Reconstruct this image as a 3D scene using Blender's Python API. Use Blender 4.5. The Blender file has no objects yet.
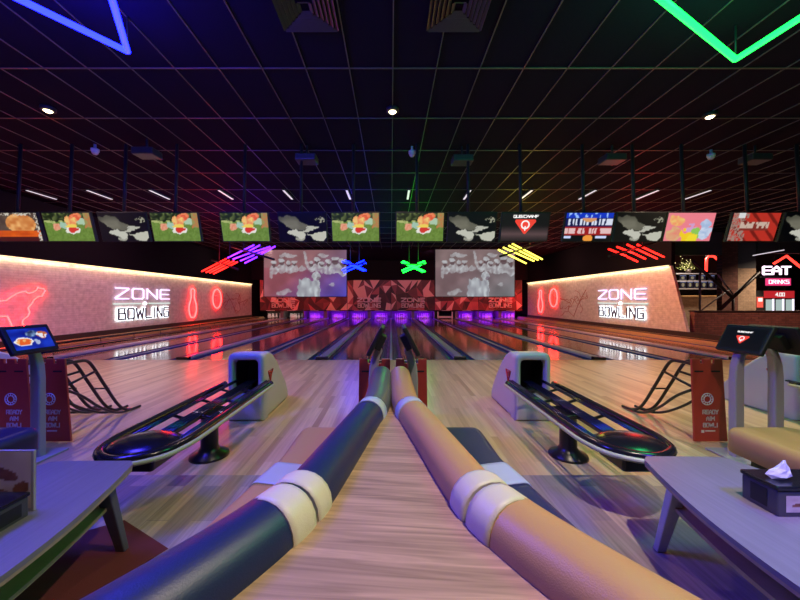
import bpy, bmesh, math, random
from math import sin, cos, pi, radians as R
from mathutils import Vector, Matrix
random.seed(7)
S = bpy.context.scene
COL = S.collection
# ---------------------------------------------------------------- camera, world, exposure
F, CX, CY, H = 337.0, 391.0, 300.5, 1.44
cd = bpy.data.cameras.new('camera'); cam = bpy.data.objects.new('camera', cd); COL.objects.link(cam)
cam.location = (0, 0, H); cam.rotation_euler = (R(90), 0, 0)
cd.sensor_width = 36; cd.lens = 36 * F / 800; cd.shift_x = (400 - CX) / 800; cd.clip_start = .05; cd.clip_end = 100
S.camera = cam
w = bpy.data.worlds.new('world'); S.world = w; w.use_nodes = True
w.node_tree.nodes['Background'].inputs[0].default_value = (.30, .22, .5, 1)
w.node_tree.nodes['Background'].inputs[1].default_value = .05
S.view_settings.view_transform = 'Standard'; S.view_settings.look = 'None'
S.view_settings.exposure = 0.0; S.view_settings.gamma = 1.0; S.view_settings.use_curve_mapping = False

def lamp(kind, name, loc, power, color, size=.1, size_y=None, rot=(0, 0, 0), spot=None, blend=.5):
    d = bpy.data.lights.new(name, kind); d.energy = power; d.color = color
    if kind == 'AREA':
        d.size = size
        if size_y: d.shape = 'RECTANGLE'; d.size_y = size_y
    else:
        d.shadow_soft_size = size
    if spot: d.spot_size = R(spot); d.spot_blend = blend
    o = bpy.data.objects.new(name, d); COL.objects.link(o); o.location = loc; o.rotation_euler = rot
    return o
CEIL = 4.5
WARM = (1, .74, .5)
# ceiling downlights: three in view, then an unseen row added to light the foreground
for x, y, p in ((-5.55, 5.5, 520), (.03, 5.5, 300), (5.3, 5.55, 600)):
    lamp('SPOT', 'downlight_or_fill', (x, y, CEIL - .12), p, (1, .66, .58) if x < -1 else (1, .68, .56) if x < 1 else WARM, .05, spot=104, blend=.8)
for x, y, p in ((-3.2, .1, 40), (1.35, .55, 560), (4.6, .6, 170)):
    lamp('SPOT', 'downlight_or_fill', (x, y, CEIL - .12), p, (1, .8, .6), .06, spot=108, blend=.9)
# added unseen blue spots aimed at both tables and the left backrest
for p, q, pw in (((2.6, -.4, 4.0), (1.65, 1.15, .5), 950), ((-2.3, 1.0, 4.0), (-.8, .85, .8), 240), ((-3.0, 1.6, 4.0), (-1.75, 1.2, .5), 200)):
    o = lamp('SPOT', 'neon_or_fill_light', p, pw, (.06, .06, 1), .35, spot=34, blend=1.)
    o.rotation_euler = (Vector(q) - Vector(p)).to_track_quat('-Z', 'Y').to_euler()
# unseen spots added above the lanes to brighten the masking panels
for x, c, p in ((-7.5, (1, .2, .2), 620), (-2.5, (1, .36, .40), 190), (2.5, (1, .38, .38), 190), (7.5, (1, .26, .24), 620)):
    lamp('SPOT', 'masking_fill', (x, 20.5, CEIL - .15), p, c, .15, rot=(R(62), 0, 0), spot=110, blend=.8)
# added spots without fixtures: red / pink on the left wall, amber-red on the right
lamp('SPOT', 'wall_fill', (-6.6, 11.5, CEIL - .15), 430, (1, .50, .52), .2, rot=(0, R(+50), 0), spot=120, blend=.9)
lamp('SPOT', 'wall_fill', (-6.9, 19.5, CEIL - .15), 290, (1, .55, .55), .2, rot=(0, R(+50), 0), spot=120, blend=.9)
lamp('SPOT', 'wall_fill', (6.9, 13.5, CEIL - .15), 800, (1, .38, .22), .2, rot=(0, R(-50), 0), spot=120, blend=.9)
lamp('SPOT', 'wall_fill', (6.9, 19.5, CEIL - .15), 520, (1, .48, .33), .2, rot=(0, R(-50), 0), spot=120, blend=.9)

# ---------------------------------------------------------------- helpers
def at(px, py, d):
    return Vector(((px - CX) * d / F, d, H - (py - CY) * d / F))
def atz(px, py, z):
    return at(px, py, (H - z) * F / (py - CY))
def srgb(r, g, b):
    return tuple(max(0, v) ** 2.2 for v in (r, g, b))
MATS = {}
def mat(name, col, rough=.5, metal=0., emit=None, es=0., bump=0., bscale=40., spec=.5, var=0.):
    if name in MATS: return MATS[name]
    m = bpy.data.materials.new(name); m.use_nodes = True; nt = m.node_tree; b = nt.nodes['Principled BSDF']
    b.inputs['Base Color'].default_value = (*col, 1); b.inputs['Roughness'].default_value = rough
    b.inputs['Metallic'].default_value = metal; b.inputs['Specular IOR Level'].default_value = spec
    if emit:
        b.inputs['Emission Color'].default_value = (*emit, 1); b.inputs['Emission Strength'].default_value = es
    if bump or var:
        tc = nt.nodes.new('ShaderNodeTexCoord'); n = nt.nodes.new('ShaderNodeTexNoise')
        n.inputs['Scale'].default_value = bscale; n.inputs['Detail'].default_value = 4
        nt.links.new(tc.outputs['Object'], n.inputs['Vector'])
        if bump:
            bp = nt.nodes.new('ShaderNodeBump'); bp.inputs['Strength'].default_value = bump; bp.inputs['Distance'].default_value = .01
            nt.links.new(n.outputs['Fac'], bp.inputs['Height']); nt.links.new(bp.outputs['Normal'], b.inputs['Normal'])
        if var:
            mx = nt.nodes.new('ShaderNodeMix'); mx.data_type = 'RGBA'
            mx.inputs[6].default_value = (*[c * (1 - var) for c in col], 1); mx.inputs[7].default_value = (*[min(1, c * (1 + var)) for c in col], 1)
            nt.links.new(n.outputs['Fac'], mx.inputs[0]); nt.links.new(mx.outputs[2], b.inputs['Base Color'])
    MATS[name] = m
    return m
def plank_mat(name, cols, length, width, rough, rot=90, grain=.25, mortar=.002, bumpy=.1, offset=.37, spec=.5):
    """wood or vinyl boards: each board picks a tone, with fine grain along it"""
    m = bpy.data.materials.new(name); m.use_nodes = True; nt = m.node_tree; b = nt.nodes['Principled BSDF']; L = nt.links
    tc = nt.nodes.new('ShaderNodeTexCoord'); mp = nt.nodes.new('ShaderNodeMapping'); mp.inputs['Rotation'].default_value = (0, 0, R(rot))
    if length >= 30: mp.inputs['Location'].default_value = (13, 13, 0)
    L.new(tc.outputs['Object'], mp.inputs['Vector'])
    br = nt.nodes.new('ShaderNodeTexBrick'); br.offset = offset; br.inputs['Scale'].default_value = 1
    br.inputs['Brick Width'].default_value = length; br.inputs['Row Height'].default_value = width
    br.inputs['Mortar Size'].default_value = mortar; br.inputs['Bias'].default_value = 0
    br.inputs['Color1'].default_value = (0, 0, 0, 1); br.inputs['Color2'].default_value = (1, 1, 1, 1); br.inputs['Mortar'].default_value = (.35, .35, .35, 1)
    L.new(mp.outputs[0], br.inputs['Vector'])
    cr = nt.nodes.new('ShaderNodeValToRGB'); els = cr.color_ramp.elements
    while len(els) < len(cols): els.new(.5)
    for i, c in enumerate(cols):
        els[i].position = i / max(1, len(cols) - 1); els[i].color = (*c, 1)
    L.new(br.outputs['Color'], cr.inputs['Fac'])
    mp2 = nt.nodes.new('ShaderNodeMapping'); mp2.inputs['Scale'].default_value = (1.2, 26, 26); L.new(mp.outputs[0], mp2.inputs['Vector'])
    nz = nt.nodes.new('ShaderNodeTexNoise'); nz.inputs['Scale'].default_value = 1.6; nz.inputs['Detail'].default_value = 6; nz.inputs['Distortion'].default_value = 1.2 if length >= 30 else 0; L.new(mp2.outputs[0], nz.inputs['Vector'])
    rg = nt.nodes.new('ShaderNodeMapRange'); rg.inputs[1].default_value = .25; rg.inputs[2].default_value = .75
    rg.inputs[3].default_value = 1 - grain; rg.inputs[4].default_value = 1 + grain; L.new(nz.outputs['Fac'], rg.inputs[0])
    hs = nt.nodes.new('ShaderNodeHueSaturation'); L.new(cr.outputs[0], hs.inputs['Color']); L.new(rg.outputs[0], hs.inputs['Value'])
    L.new(hs.outputs[0], b.inputs['Base Color'])
    b.inputs['Roughness'].default_value = rough; b.inputs['Specular IOR Level'].default_value = spec
    if bumpy:
        bp = nt.nodes.new('ShaderNodeBump'); bp.inputs['Strength'].default_value = bumpy; bp.inputs['Distance'].default_value = .004
        L.new(nz.outputs['Fac'], bp.inputs['Height']); L.new(bp.outputs[0], b.inputs['Normal'])
    MATS[name] = m
    return m
def brick_mat(name, c1, c2, mortar, scale=1., rough=.8, axis='YZ', bump=.5):
    m = bpy.data.materials.new(name); m.use_nodes = True; nt = m.node_tree; b = nt.nodes['Principled BSDF']; L = nt.links
    tc = nt.nodes.new('ShaderNodeTexCoord'); sp = nt.nodes.new('ShaderNodeSeparateXYZ'); cb = nt.nodes.new('ShaderNodeCombineXYZ')
    L.new(tc.outputs['Object'], sp.inputs[0]); L.new(sp.outputs['Y' if axis == 'YZ' else 'X'], cb.inputs[0]); L.new(sp.outputs['Z'], cb.inputs[1])
    br = nt.nodes.new('ShaderNodeTexBrick'); br.inputs['Scale'].default_value = scale; br.inputs['Brick Width'].default_value = .24; br.inputs['Row Height'].default_value = .076
    br.inputs['Mortar Size'].default_value = .008; br.inputs['Color1'].default_value = (*c1, 1); br.inputs['Color2'].default_value = (*c2, 1); br.inputs['Mortar'].default_value = (*mortar, 1)
    L.new(cb.outputs[0], br.inputs['Vector'])
    nz = nt.nodes.new('ShaderNodeTexNoise'); nz.inputs['Scale'].default_value = 6; nz.inputs['Detail'].default_value = 6; L.new(cb.outputs[0], nz.inputs['Vector'])
    hs = nt.nodes.new('ShaderNodeHueSaturation'); rg = nt.nodes.new('ShaderNodeMapRange'); rg.inputs[1].default_value = .3; rg.inputs[2].default_value = .7; rg.inputs[3].default_value = .8; rg.inputs[4].default_value = 1.12
    L.new(nz.outputs['Fac'], rg.inputs[0]); L.new(rg.outputs[0], hs.inputs['Value']); L.new(br.outputs['Color'], hs.inputs['Color']); L.new(hs.outputs[0], b.inputs['Base Color'])
    ad = nt.nodes.new('ShaderNodeMath'); ad.operation = 'MULTIPLY_ADD'; ad.inputs[1].default_value = -1.; L.new(br.outputs['Fac'], ad.inputs[0]); L.new(nz.outputs['Fac'], ad.inputs[2])
    bp = nt.nodes.new('ShaderNodeBump'); bp.inputs['Strength'].default_value = bump; bp.inputs['Distance'].default_value = .012
    L.new(ad.outputs[0], bp.inputs['Height']); L.new(bp.outputs[0], b.inputs['Normal']); b.inputs['Roughness'].default_value = rough
    MATS[name] = m
    return m
def glow(name, col, s):
    return mat(name, tuple(.2 * c for c in col), .4, emit=col, es=s)
def screen_mat(name, s, rough=.3):
    m = bpy.data.materials.new(name); m.use_nodes = True; nt = m.node_tree; b = nt.nodes['Principled BSDF']
    a = nt.nodes.new('ShaderNodeVertexColor'); a.layer_name = 'Col'
    b.inputs['Base Color'].default_value = (.01, .01, .01, 1); b.inputs['Roughness'].default_value = rough
    nt.links.new(a.outputs[0], b.inputs['Emission Color']); b.inputs['Emission Strength'].default_value = s
    MATS[name] = m
    return m
def face_colour_mat(name, rough):
    m = bpy.data.materials.new(name); m.use_nodes = True; nt = m.node_tree; b = nt.nodes['Principled BSDF']
    a = nt.nodes.new('ShaderNodeVertexColor'); a.layer_name = 'Col'
    nt.links.new(a.outputs[0], b.inputs['Base Color']); b.inputs['Roughness'].default_value = rough
    MATS[name] = m
    return m

class MB:
    def __init__(s): s.bm = bmesh.new()
    def box(s, x0, x1, y0, y1, z0, z1):
        v = [s.bm.verts.new((x, y, z)) for x in (x0, x1) for y in (y0, y1) for z in (z0, z1)]
        for f in ((0, 1, 3, 2), (4, 6, 7, 5), (0, 4, 5, 1), (2, 3, 7, 6), (0, 2, 6, 4), (1, 5, 7, 3)):
            s.bm.faces.new([v[i] for i in f])
        return s
    def obox(s, c, u, v, n, a, b, d):
        """box centred at c with half extents a,b,d along u,v,n"""
        c = Vector(c); u, v, n = Vector(u).normalized(), Vector(v).normalized(), Vector(n).normalized()
        vs = [s.bm.verts.new(c + u * (i * a) + v * (j * b) + n * (k * d)) for i in (-1, 1) for j in (-1, 1) for k in (-1, 1)]
        for f in ((0, 1, 3, 2), (4, 6, 7, 5), (0, 4, 5, 1), (2, 3, 7, 6), (0, 2, 6, 4), (1, 5, 7, 3)):
            s.bm.faces.new([vs[i] for i in f])
        return s
    def tube(s, pts, r, n=8, closed=False, flat=1.):
        pts = [Vector(p) for p in pts]; rings = []; k = len(pts)
        up0 = None
        for i, p in enumerate(pts):
            a = pts[(i - 1) % k] if (closed or i > 0) else p
            b = pts[(i + 1) % k] if (closed or i < k - 1) else p
            t = (b - a).normalized()
            ref = Vector((0, 0, 1)) if abs(t.z) < .95 else Vector((0, 1, 0))
            if up0 is not None and (up0 - t * up0.dot(t)).length > .2: ref = up0
            sd = t.cross(ref).normalized(); up = sd.cross(t).normalized(); up0 = up
            rr = r[i] if isinstance(r, (list, tuple)) else r
            rings.append([s.bm.verts.new(p + sd * (rr * cos(2 * pi * j / n)) + up * (rr * flat * sin(2 * pi * j / n))) for j in range(n)])
        m = k if closed else k - 1
        for i in range(m):
            A, B = rings[i], rings[(i + 1) % k]
            for j in range(n): s.bm.faces.new((A[j], A[(j + 1) % n], B[(j + 1) % n], B[j])).smooth = True
        if not closed:
            s.bm.faces.new(rings[0][::-1]); s.bm.faces.new(rings[-1])
        return s
    def prism(s, pts, axis, a, b, smooth=False, open_edges=()):
        """polygon extruded along axis; pts are the two other coordinates in xyz order"""
        def mk(p, t):
            return {'x': (t, p[0], p[1]), 'y': (p[0], t, p[1]), 'z': (p[0], p[1], t)}[axis]
        A = [s.bm.verts.new(mk(p, a)) for p in pts]; B = [s.bm.verts.new(mk(p, b)) for p in pts]
        n = len(pts)
        for i in range(n):
            if i in open_edges: continue
            s.bm.faces.new((A[i], A[(i + 1) % n], B[(i + 1) % n], B[i])).smooth = smooth
        s.bm.faces.new(A[::-1]); s.bm.faces.new(B)
        return s
    def lathe(s, prof, c=(0, 0, 0), n=16, sx=1., sy=1., smooth=True):
        c = Vector(c); rings = []
        for r, z in prof:
            rings.append([s.bm.verts.new(c + Vector((r * sx * cos(2 * pi * j / n), r * sy * sin(2 * pi * j / n), z))) for j in range(n)])
        for A, B in zip(rings, rings[1:]):
            for j in range(n): s.bm.faces.new((A[j], A[(j + 1) % n], B[(j + 1) % n], B[j])).smooth = smooth
        s.bm.faces.new(rings[0][::-1]); s.bm.faces.new(rings[-1])
        return s
    def ball(s, c, r, sx=1, sy=1, sz=1, n=12):
        k = n // 2
        return s.lathe([(max(.001, r * sin(pi * i / k)), -r * sz * cos(pi * i / k)) for i in range(k + 1)], c, n, sx, sy)
    def sweep(s, path, prof, scale=None):
        """path of (x,y), profile of (offset along the left normal, z)"""
        P = [Vector((p[0], p[1], 0)) for p in path]; rings = []
        for i, p in enumerate(P):
            t = (P[min(i + 1, len(P) - 1)] - P[max(i - 1, 0)]).normalized(); nrm = Vector((-t.y, t.x, 0))
            k = scale[i] if scale else 1.
            zc = sum(q[1] for q in prof) / len(prof); nc = sum(q[0] for q in prof) / len(prof)
            rings.append([s.bm.verts.new(p + nrm * (nc + (q[0] - nc) * k) + Vector((0, 0, zc + (q[1] - zc) * k))) for q in prof])
        m = len(prof)
        for A, B in zip(rings, rings[1:]):
            for j in range(m): s.bm.faces.new((A[j], A[(j + 1) % m], B[(j + 1) % m], B[j])).smooth = True
        s.bm.faces.new(rings[0][::-1]); s.bm.faces.new(rings[-1])
        return s
    def poly(s, pts):
        s.bm.faces.new([s.bm.verts.new(p) for p in pts]); return s
    def build(s, name, m, parent=None, bevel=0., seg=3, smooth_angle=None):
        bmesh.ops.recalc_face_normals(s.bm, faces=s.bm.faces)
        if parent is not None:
            off = origin(parent)
            if off.length > 0: bmesh.ops.translate(s.bm, verts=s.bm.verts, vec=-off)
        me = bpy.data.meshes.new(name); s.bm.to_mesh(me); s.bm.free()
        me.materials.append(m)
        o = bpy.data.objects.new(name, me); COL.objects.link(o)
        if parent is not None: o.parent = parent
        if bevel:
            md = o.modifiers.new('bevel', 'BEVEL'); md.width = bevel; md.segments = seg; md.limit_method = 'ANGLE'; md.angle_limit = R(35)
            md.harden_normals = False
        return o
def origin(o):
    v = Vector((0, 0, 0))
    while o is not None: v += o.location; o = o.parent
    return v
def tag(o, label, cat, group=None, kind=None):
    o['label'] = label; o['category'] = cat
    if group: o['group'] = group
    if kind: o['kind'] = kind
    return o
def thing(name, label, cat, loc=(0, 0, 0), group=None):
    o = bpy.data.objects.new(name, None); COL.objects.link(o); o.location = loc; o.empty_display_size = .1
    return tag(o, label, cat, group)
def struct(name, mb, m, bevel=0.):
    o = mb.build(name, m, None, bevel); o['kind'] = 'structure'; return o
def copy_tree(o, parent=None):
    kids = list(o.children)
    c = o.copy(); COL.objects.link(c)
    if parent is not None: c.parent = parent
    for k in kids: copy_tree(k, c)
    return c
def box(*a): return MB().box(*a)

def catmull(P, N=10):
    out = []; m = len(P)
    for i in range(m - 1):
        p0, p1, p2, p3 = P[max(i - 1, 0)], P[i], P[i + 1], P[min(i + 2, m - 1)]
        for k in range(N):
            a = k / N
            out.append(tuple(.5 * (2 * p1[j] + (p2[j] - p0[j]) * a + (2 * p0[j] - 5 * p1[j] + 4 * p2[j] - p3[j]) * a * a + (3 * p1[j] - p0[j] - 3 * p2[j] + p3[j]) * a ** 3) for j in (0, 1)))
    out.append(P[-1]); return out
# ---- stroke lettering
G = {
 'A': [[(0, 0), (0, .6), (.5, 1), (1, .6), (1, 0)], [(0, .4), (1, .4)]],
 'B': [[(0, 0), (0, 1), (.9, 1), (.9, .55), (0, .55)], [(.9, .55), (1, .5), (1, 0), (0, 0)]],
 'C': [[(1, 1), (.12, 1), (0, .88), (0, .12), (.12, 0), (1, 0)]],
 'D': [[(0, 0), (0, 1), (.85, 1), (1, .85), (1, .15), (.85, 0), (0, 0)]],
 'E': [[(1, 1), (.1, 1), (0, .9), (0, .1), (.1, 0), (1, 0)], [(0, .5), (.9, .5)]],
 'F': [[(0, 0), (0, 1), (1, 1)], [(0, .5), (.8, .5)]],
 'G': [[(1, 1), (.12, 1), (0, .88), (0, .12), (.12, 0), (1, 0), (1, .5), (.5, .5)]],
 'I': [[(.5, 0), (.5, 1)]],
 'J': [[(.9, 1), (.9, .15), (.75, 0), (.15, 0), (0, .2)]],
 'K': [[(0, 0), (0, 1)], [(1, 1), (.1, .5), (1, 0)]],
 'L': [[(0, 1), (0, .1), (.1, 0), (1, 0)]],
 'M': [[(0, 0), (0, 1), (.5, .4), (1, 1), (1, 0)]],
 'N': [[(0, 0), (0, 1), (1, 0), (1, 1)]],
 'O': [[(.14, 0), (0, .14), (0, .86), (.14, 1), (.86, 1), (1, .86), (1, .14), (.86, 0), (.14, 0)]],
 'P': [[(0, 0), (0, 1), (1, 1), (1, .45), (0, .45)]],
 'Q': [[(.14, 0), (0, .14), (0, .86), (.14, 1), (.86, 1), (1, .86), (1, .14), (.86, 0), (.14, 0)], [(.6, .3), (1, -.08)]],
 'R': [[(0, 0), (0, 1), (1, 1), (1, .5), (0, .5)], [(.5, .5), (1, 0)]],
 'S': [[(1, 1), (.1, 1), (0, .9), (0, .6), (.1, .5), (.9, .5), (1, .4), (1, .1), (.9, 0), (0, 0)]],
 'T': [[(0, 1), (1, 1)], [(.5, 1), (.5, 0)]],
 'U': [[(0, 1), (0, .12), (.12, 0), (.88, 0), (1, .12), (1, 1)]],
 'W': [[(0, 1), (.22, 0), (.5, .75), (.78, 0), (1, 1)]],
 'Y': [[(0, 1), (.5, .5), (1, 1)], [(.5, .5), (.5, 0)]],
 'Z': [[(0, 1), (1, 1), (1, .9), (0, .1), (0, 0), (1, 0)]],
 '!': [[(.5, 1), (.5, .3)], [(.5, .08), (.5, 0)]],
 '4': [[(.8, 0), (.8, 1), (0, .35), (1, .35)]],
 '0': [[(0, 0), (0, 1), (1, 1), (1, 0), (0, 0)]],
 '.': [[(.4, 0), (.6, 0)]],
}
def strokes(mb, text, o, r, u, n, h, wd, sw, dp, gap=.3):
    """lettering starting at lower-left o, right r, up u, outward n; letter height h, width wd, stroke sw, thickness dp"""
    o, r, u, n = Vector(o), Vector(r), Vector(u), Vector(n); x = 0
    for ch in text:
        if ch == ' ': x += wd * .8; continue
        cw = wd * (.35 if ch in 'I!.' else 1.25 if ch in 'WM' else 1)
        for line in G[ch]:
            for (a, b), (c, d) in zip(line, line[1:]):
                p, q = o + r * (x + a * cw) + u * (b * h), o + r * (x + c * cw) + u * (d * h)
                dv = (q - p); ln = dv.length
                if ln < 1e-5: continue
                dv.normalize()
                mb.obox((p + q) / 2 + n * dp / 2, dv, n.cross(dv), n, ln / 2 + sw / 2 * .9, sw / 2, dp / 2)
        x += cw + wd * gap
    return x - wd * gap
def text_len(text, wd, gap=.3):
    x = 0
    for ch in text:
        x += wd * .8 if ch == ' ' else wd * (.35 if ch in 'I!.' else 1.25 if ch in 'WM' else 1) + wd * gap
    return x - wd * gap
def word(name, text, c, r, u, n, h, wd, sw, dp, m, parent, gap=.3):
    """centred at c"""
    L_ = text_len(text, wd, gap); mb = MB()
    strokes(mb, text, Vector(c) - Vector(r) * L_ / 2 - Vector(u) * h / 2, r, u, n, h, wd, sw, dp, gap)
    return mb.build(name, m, parent)

# ---- pictures on screens: a fine grid whose point colours are the picture
def picture(name, c, r, u, W, Hh, fn, m, parent, nx=64, ny=36):
    c, r, u = Vector(c), Vector(r), Vector(u); bm = bmesh.new(); vs = []; cols = []
    for j in range(ny + 1):
        for i in range(nx + 1):
            a, b = i / nx, j / ny
            vs.append(bm.verts.new(c + r * ((a - .5) * W) + u * ((b - .5) * Hh))); cols.append(srgb(*fn(a, b)))
    for j in range(ny):
        for i in range(nx):
            k = j * (nx + 1) + i
            bm.faces.new((vs[k], vs[k + 1], vs[k + nx + 2], vs[k + nx + 1]))
    if parent is not None:
        bmesh.ops.translate(bm, verts=bm.verts, vec=-origin(parent))
    me = bpy.data.meshes.new(name); bm.to_mesh(me); bm.free()
    at_ = me.color_attributes.new('Col', 'FLOAT_COLOR', 'POINT')
    for i, cc in enumerate(cols): at_.data[i].color = (*cc, 1)
    me.materials.append(m); o = bpy.data.objects.new(name, me); COL.objects.link(o); o.parent = parent
    return o
def ell(a, b, cx, cy, rx, ry, rot=0):
    dx, dy = a - cx, b - cy; t = R(rot); x = dx * cos(t) + dy * sin(t); y = -dx * sin(t) + dy * cos(t)
    return (x / rx) ** 2 + (y / ry) ** 2 < 1
_h = {}
def hsh(i, j, k=0):
    key = (i, j, k)
    if key not in _h: _h[key] = random.random()
    return _h[key]
def vn(x, y, k=0):
    i, j = math.floor(x), math.floor(y); fx, fy = x - i, y - j; fx = fx * fx * (3 - 2 * fx); fy = fy * fy * (3 - 2 * fy)
    return (hsh(i, j, k) * (1 - fx) + hsh(i + 1, j, k) * fx) * (1 - fy) + (hsh(i, j + 1, k) * (1 - fx) + hsh(i + 1, j + 1, k) * fx) * fy
def mixc(a, b, t): return tuple(x * (1 - t) + y * t for x, y in zip(a, b))
def pic_food(a, b):
    a, b = a + .05 * (vn(a * 14, b * 9, 51) - .5), b + .09 * (vn(a * 14, b * 9, 52) - .5)
    n = vn(a * 30, b * 18)
    c = mixc((.36, .47, .18), (.46, .58, .27), n)
    if b > .70: c = mixc((.12, .16, .07), (.55, .6, .35), max(0, vn(a * 22, b * 14, 2) - .35) * 1.3)
    if .62 < b <= .74 and vn(a * 26, b * 16, 9) > .55: c = (.68, .72, .45)
    if a > .86 and b > .5: c = mixc((.8, .4, .25), (.55, .6, .35), vn(a * 30, b * 20, 4))
    if ell(a, b, .26, .52, .09, .13): c = mixc((.85, .45, .35), (.9, .75, .6), vn(a * 40, b * 20, 5))
    if ell(a, b, .42, .56, .1, .1, -20): c = (.62, .76, .68)
    if ell(a, b, .76, .72, .1, .14, 30): c = (.66, .78, .66)
    if ell(a, b, .70, .86, .12, .14): c = mixc((.85, .3, .2), (.95, .6, .4), vn(a * 30, b * 20, 6))
    if ell(a, b, .58, .72, .14, .16): c = mixc((.9, .45, .3), (.95, .85, .5), vn(a * 34, b * 18, 7))
    if ell(a, b, .57, .40, .16, .15, -8): c = (.9, .9, .86)
    if ell(a, b, .58, .42, .11, .12, -8): c = (.82, .22, .18)
    if ell(a, b, .56, .55, .13, .07): c = (.93, .82, .35)
    return c
def pic_moth(a, b):
    a, b = a + .08 * (vn(a * 11, b * 7, 55) - .5), b + .14 * (vn(a * 11, b * 7, 56) - .5)
    c = (.035, .03, .05)
    e = vn(a * 12, b * 7, 11) * .06
    if ell(a, b, .30, .64, .34 + e, .17, -38): c = mixc((.50, .49, .43), (.22, .22, .19), min(1, max(0, (b - .6) * 1.6) + .5 * vn(a * 8, b * 5, 3)))
    if ell(a, b, .38, .25, .2 + e, .1, -38): c = (.75, .75, .7)
    if ell(a, b, .62, .38, .17, .045, 30) or ell(a, b, .7, .5, .16, .04, 15): c = (.7, .7, .65)
    if ell(a, b, .45, .06, .12, .04): c = (.6, .6, .55)
    if ell(a, b, .87, .18, .13 + e, .17, 30) or ell(a, b, .72, .2, .13, .05, -25): c = (.74, .74, .68)
    if (ell(a, b, .9, .8, .05, .12, 20) or ell(a, b, .84, .7, .06, .05)) and vn(a * 40, b * 25, 8) > .4: c = (.6, .6, .52)
    return c
def pic_orange(a, b):
    c = mixc((.28, .22, .2), (.4, .33, .28), vn(a * 9, b * 6, 1))
    if ell(a, b, .62, .62, .32, .35) : c = mixc((.75, .42, .2), (.95, .72, .45), vn(a * 14, b * 9, 2))
    if b < .38: c = mixc((.72, .26, .08), (.9, .4, .12), vn(a * 10, b * 12, 3))
    if b < .16: c = (.3, .12, .1)
    if (b > .9 or a > .93) and vn(a * 40, b * 30, 4) > .5: c = (.8, .78, .72)
    return c
def pic_dark(a, b):
    return mixc((.10, .09, .10), (.36, .28, .29), max(0, 1 - abs(b - .25) * 3.2))
def pic_score(a, b):
    a += .02 * vn(a * 9, b * 9, 59)
    if b > .82: c = (.10, .22, .75) if vn(a * 26, b * 8) < .7 else (.6, .75, 1)
    elif b > .52:
        c = (.05, .08, .3)
        if abs(b - .68) < .1 and vn(a * 34, 3) > .48: c = (.85, .88, .95)
        if ell(a, b, .52, .8, .15, .12): c = (.85, .6, .4)
    elif b > .22:
        c = (.62, .12, .14)
        if abs(b - .36) < .09 and vn(a * 34, 7) > .42: c = (.9, .75, .75)
    else:
        c = (.02, .03, .08)
        if abs(b - .13) < .04 and (a < .16 or .68 < a < .92): c = (.8, .85, 1)
        if ell(a, b, .53, .08, .1, .16): c = (.95, .6, .25)
    return c
def pic_pink(a, b):
    a, b = a + .10 * (vn(a * 12, b * 8, 53) - .5), b + .18 * (vn(a * 12, b * 8, 54) - .5)
    c = (.93, .5, .55)
    if ell(a, b, .22, .72, .17, .2): c = mixc((.93, .82, .45), (.95, .55, .4), vn(a * 18, b * 12))
    if ell(a, b, .2, .25, .17, .25): c = mixc((.85, .72, .5), (.9, .5, .45), vn(a * 18, b * 12, 2))
    if ell(a, b, .47, .2, .14, .3, 20): c = (.95, .8, .15) if vn(a * 14, b * 10, 3) > .45 else (.95, .5, .6)
    if ell(a, b, .56, .42, .09, .15): c = (.82, .62, .8)
    if ell(a, b, .7, .3, .1, .2): c = (.55, .78, .35)
    if ell(a, b, .85, .4, .13, .33): c = mixc((.85, .88, .95), (.6, .7, .85), vn(a * 12, b * 12, 5))
    if b < .16 and .5 < a < .72: c = (.95, .86, .2)
    return c
def pic_red(a, b):
    s = a + b * .6
    c = (.72, .2, .16) if (s * 3.1) % 1 > .28 else (.45, .13, .11)
    if a < .34 and vn(a * 50, b * 28, 1) > .42: c = (.62, .5, .46)
    if .2 < a < .8 and .38 < b < .68: c = (.78, .68, .62) if (vn(a * 26, b * 6, 2) > .35 and b > .45) else (.5, .2, .17)
    if b > .82 and .12 < a < .26 and vn(a * 30, 2, 3) > .45: c = (.85, .85, .85)
    return c
def pic_bowl(a, b):
    a, b = a + .06 * (vn(a * 11, b * 7, 57) - .5), b + .10 * (vn(a * 11, b * 7, 58) - .5)
    c = mixc((.06, .10, .5), (.12, .25, .8), vn(a * 5, b * 4))
    if ell(a, b, .28, .36, .24, .2, 5): c = (.93, .92, .92)
    if ell(a, b, .28, .36, .2, .15, 5): c = (.9, .38, .12) if vn(a * 16, b * 12, 2) > .35 else (.95, .7, .4)
    if ell(a, b, .55, .72, .16, .17): c = mixc((.05, .07, .2), (.6, .75, .95), vn(a * 16, b * 10, 3))
    if ell(a, b, .8, .64, .15, .19): c = (.9, .9, .95) if vn(a * 12, b * 9, 4) > .5 else (.75, .4, .2)
    if ell(a, b, .6, .3, .07, .14): c = (.65, .7, .85)
    return c
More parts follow.
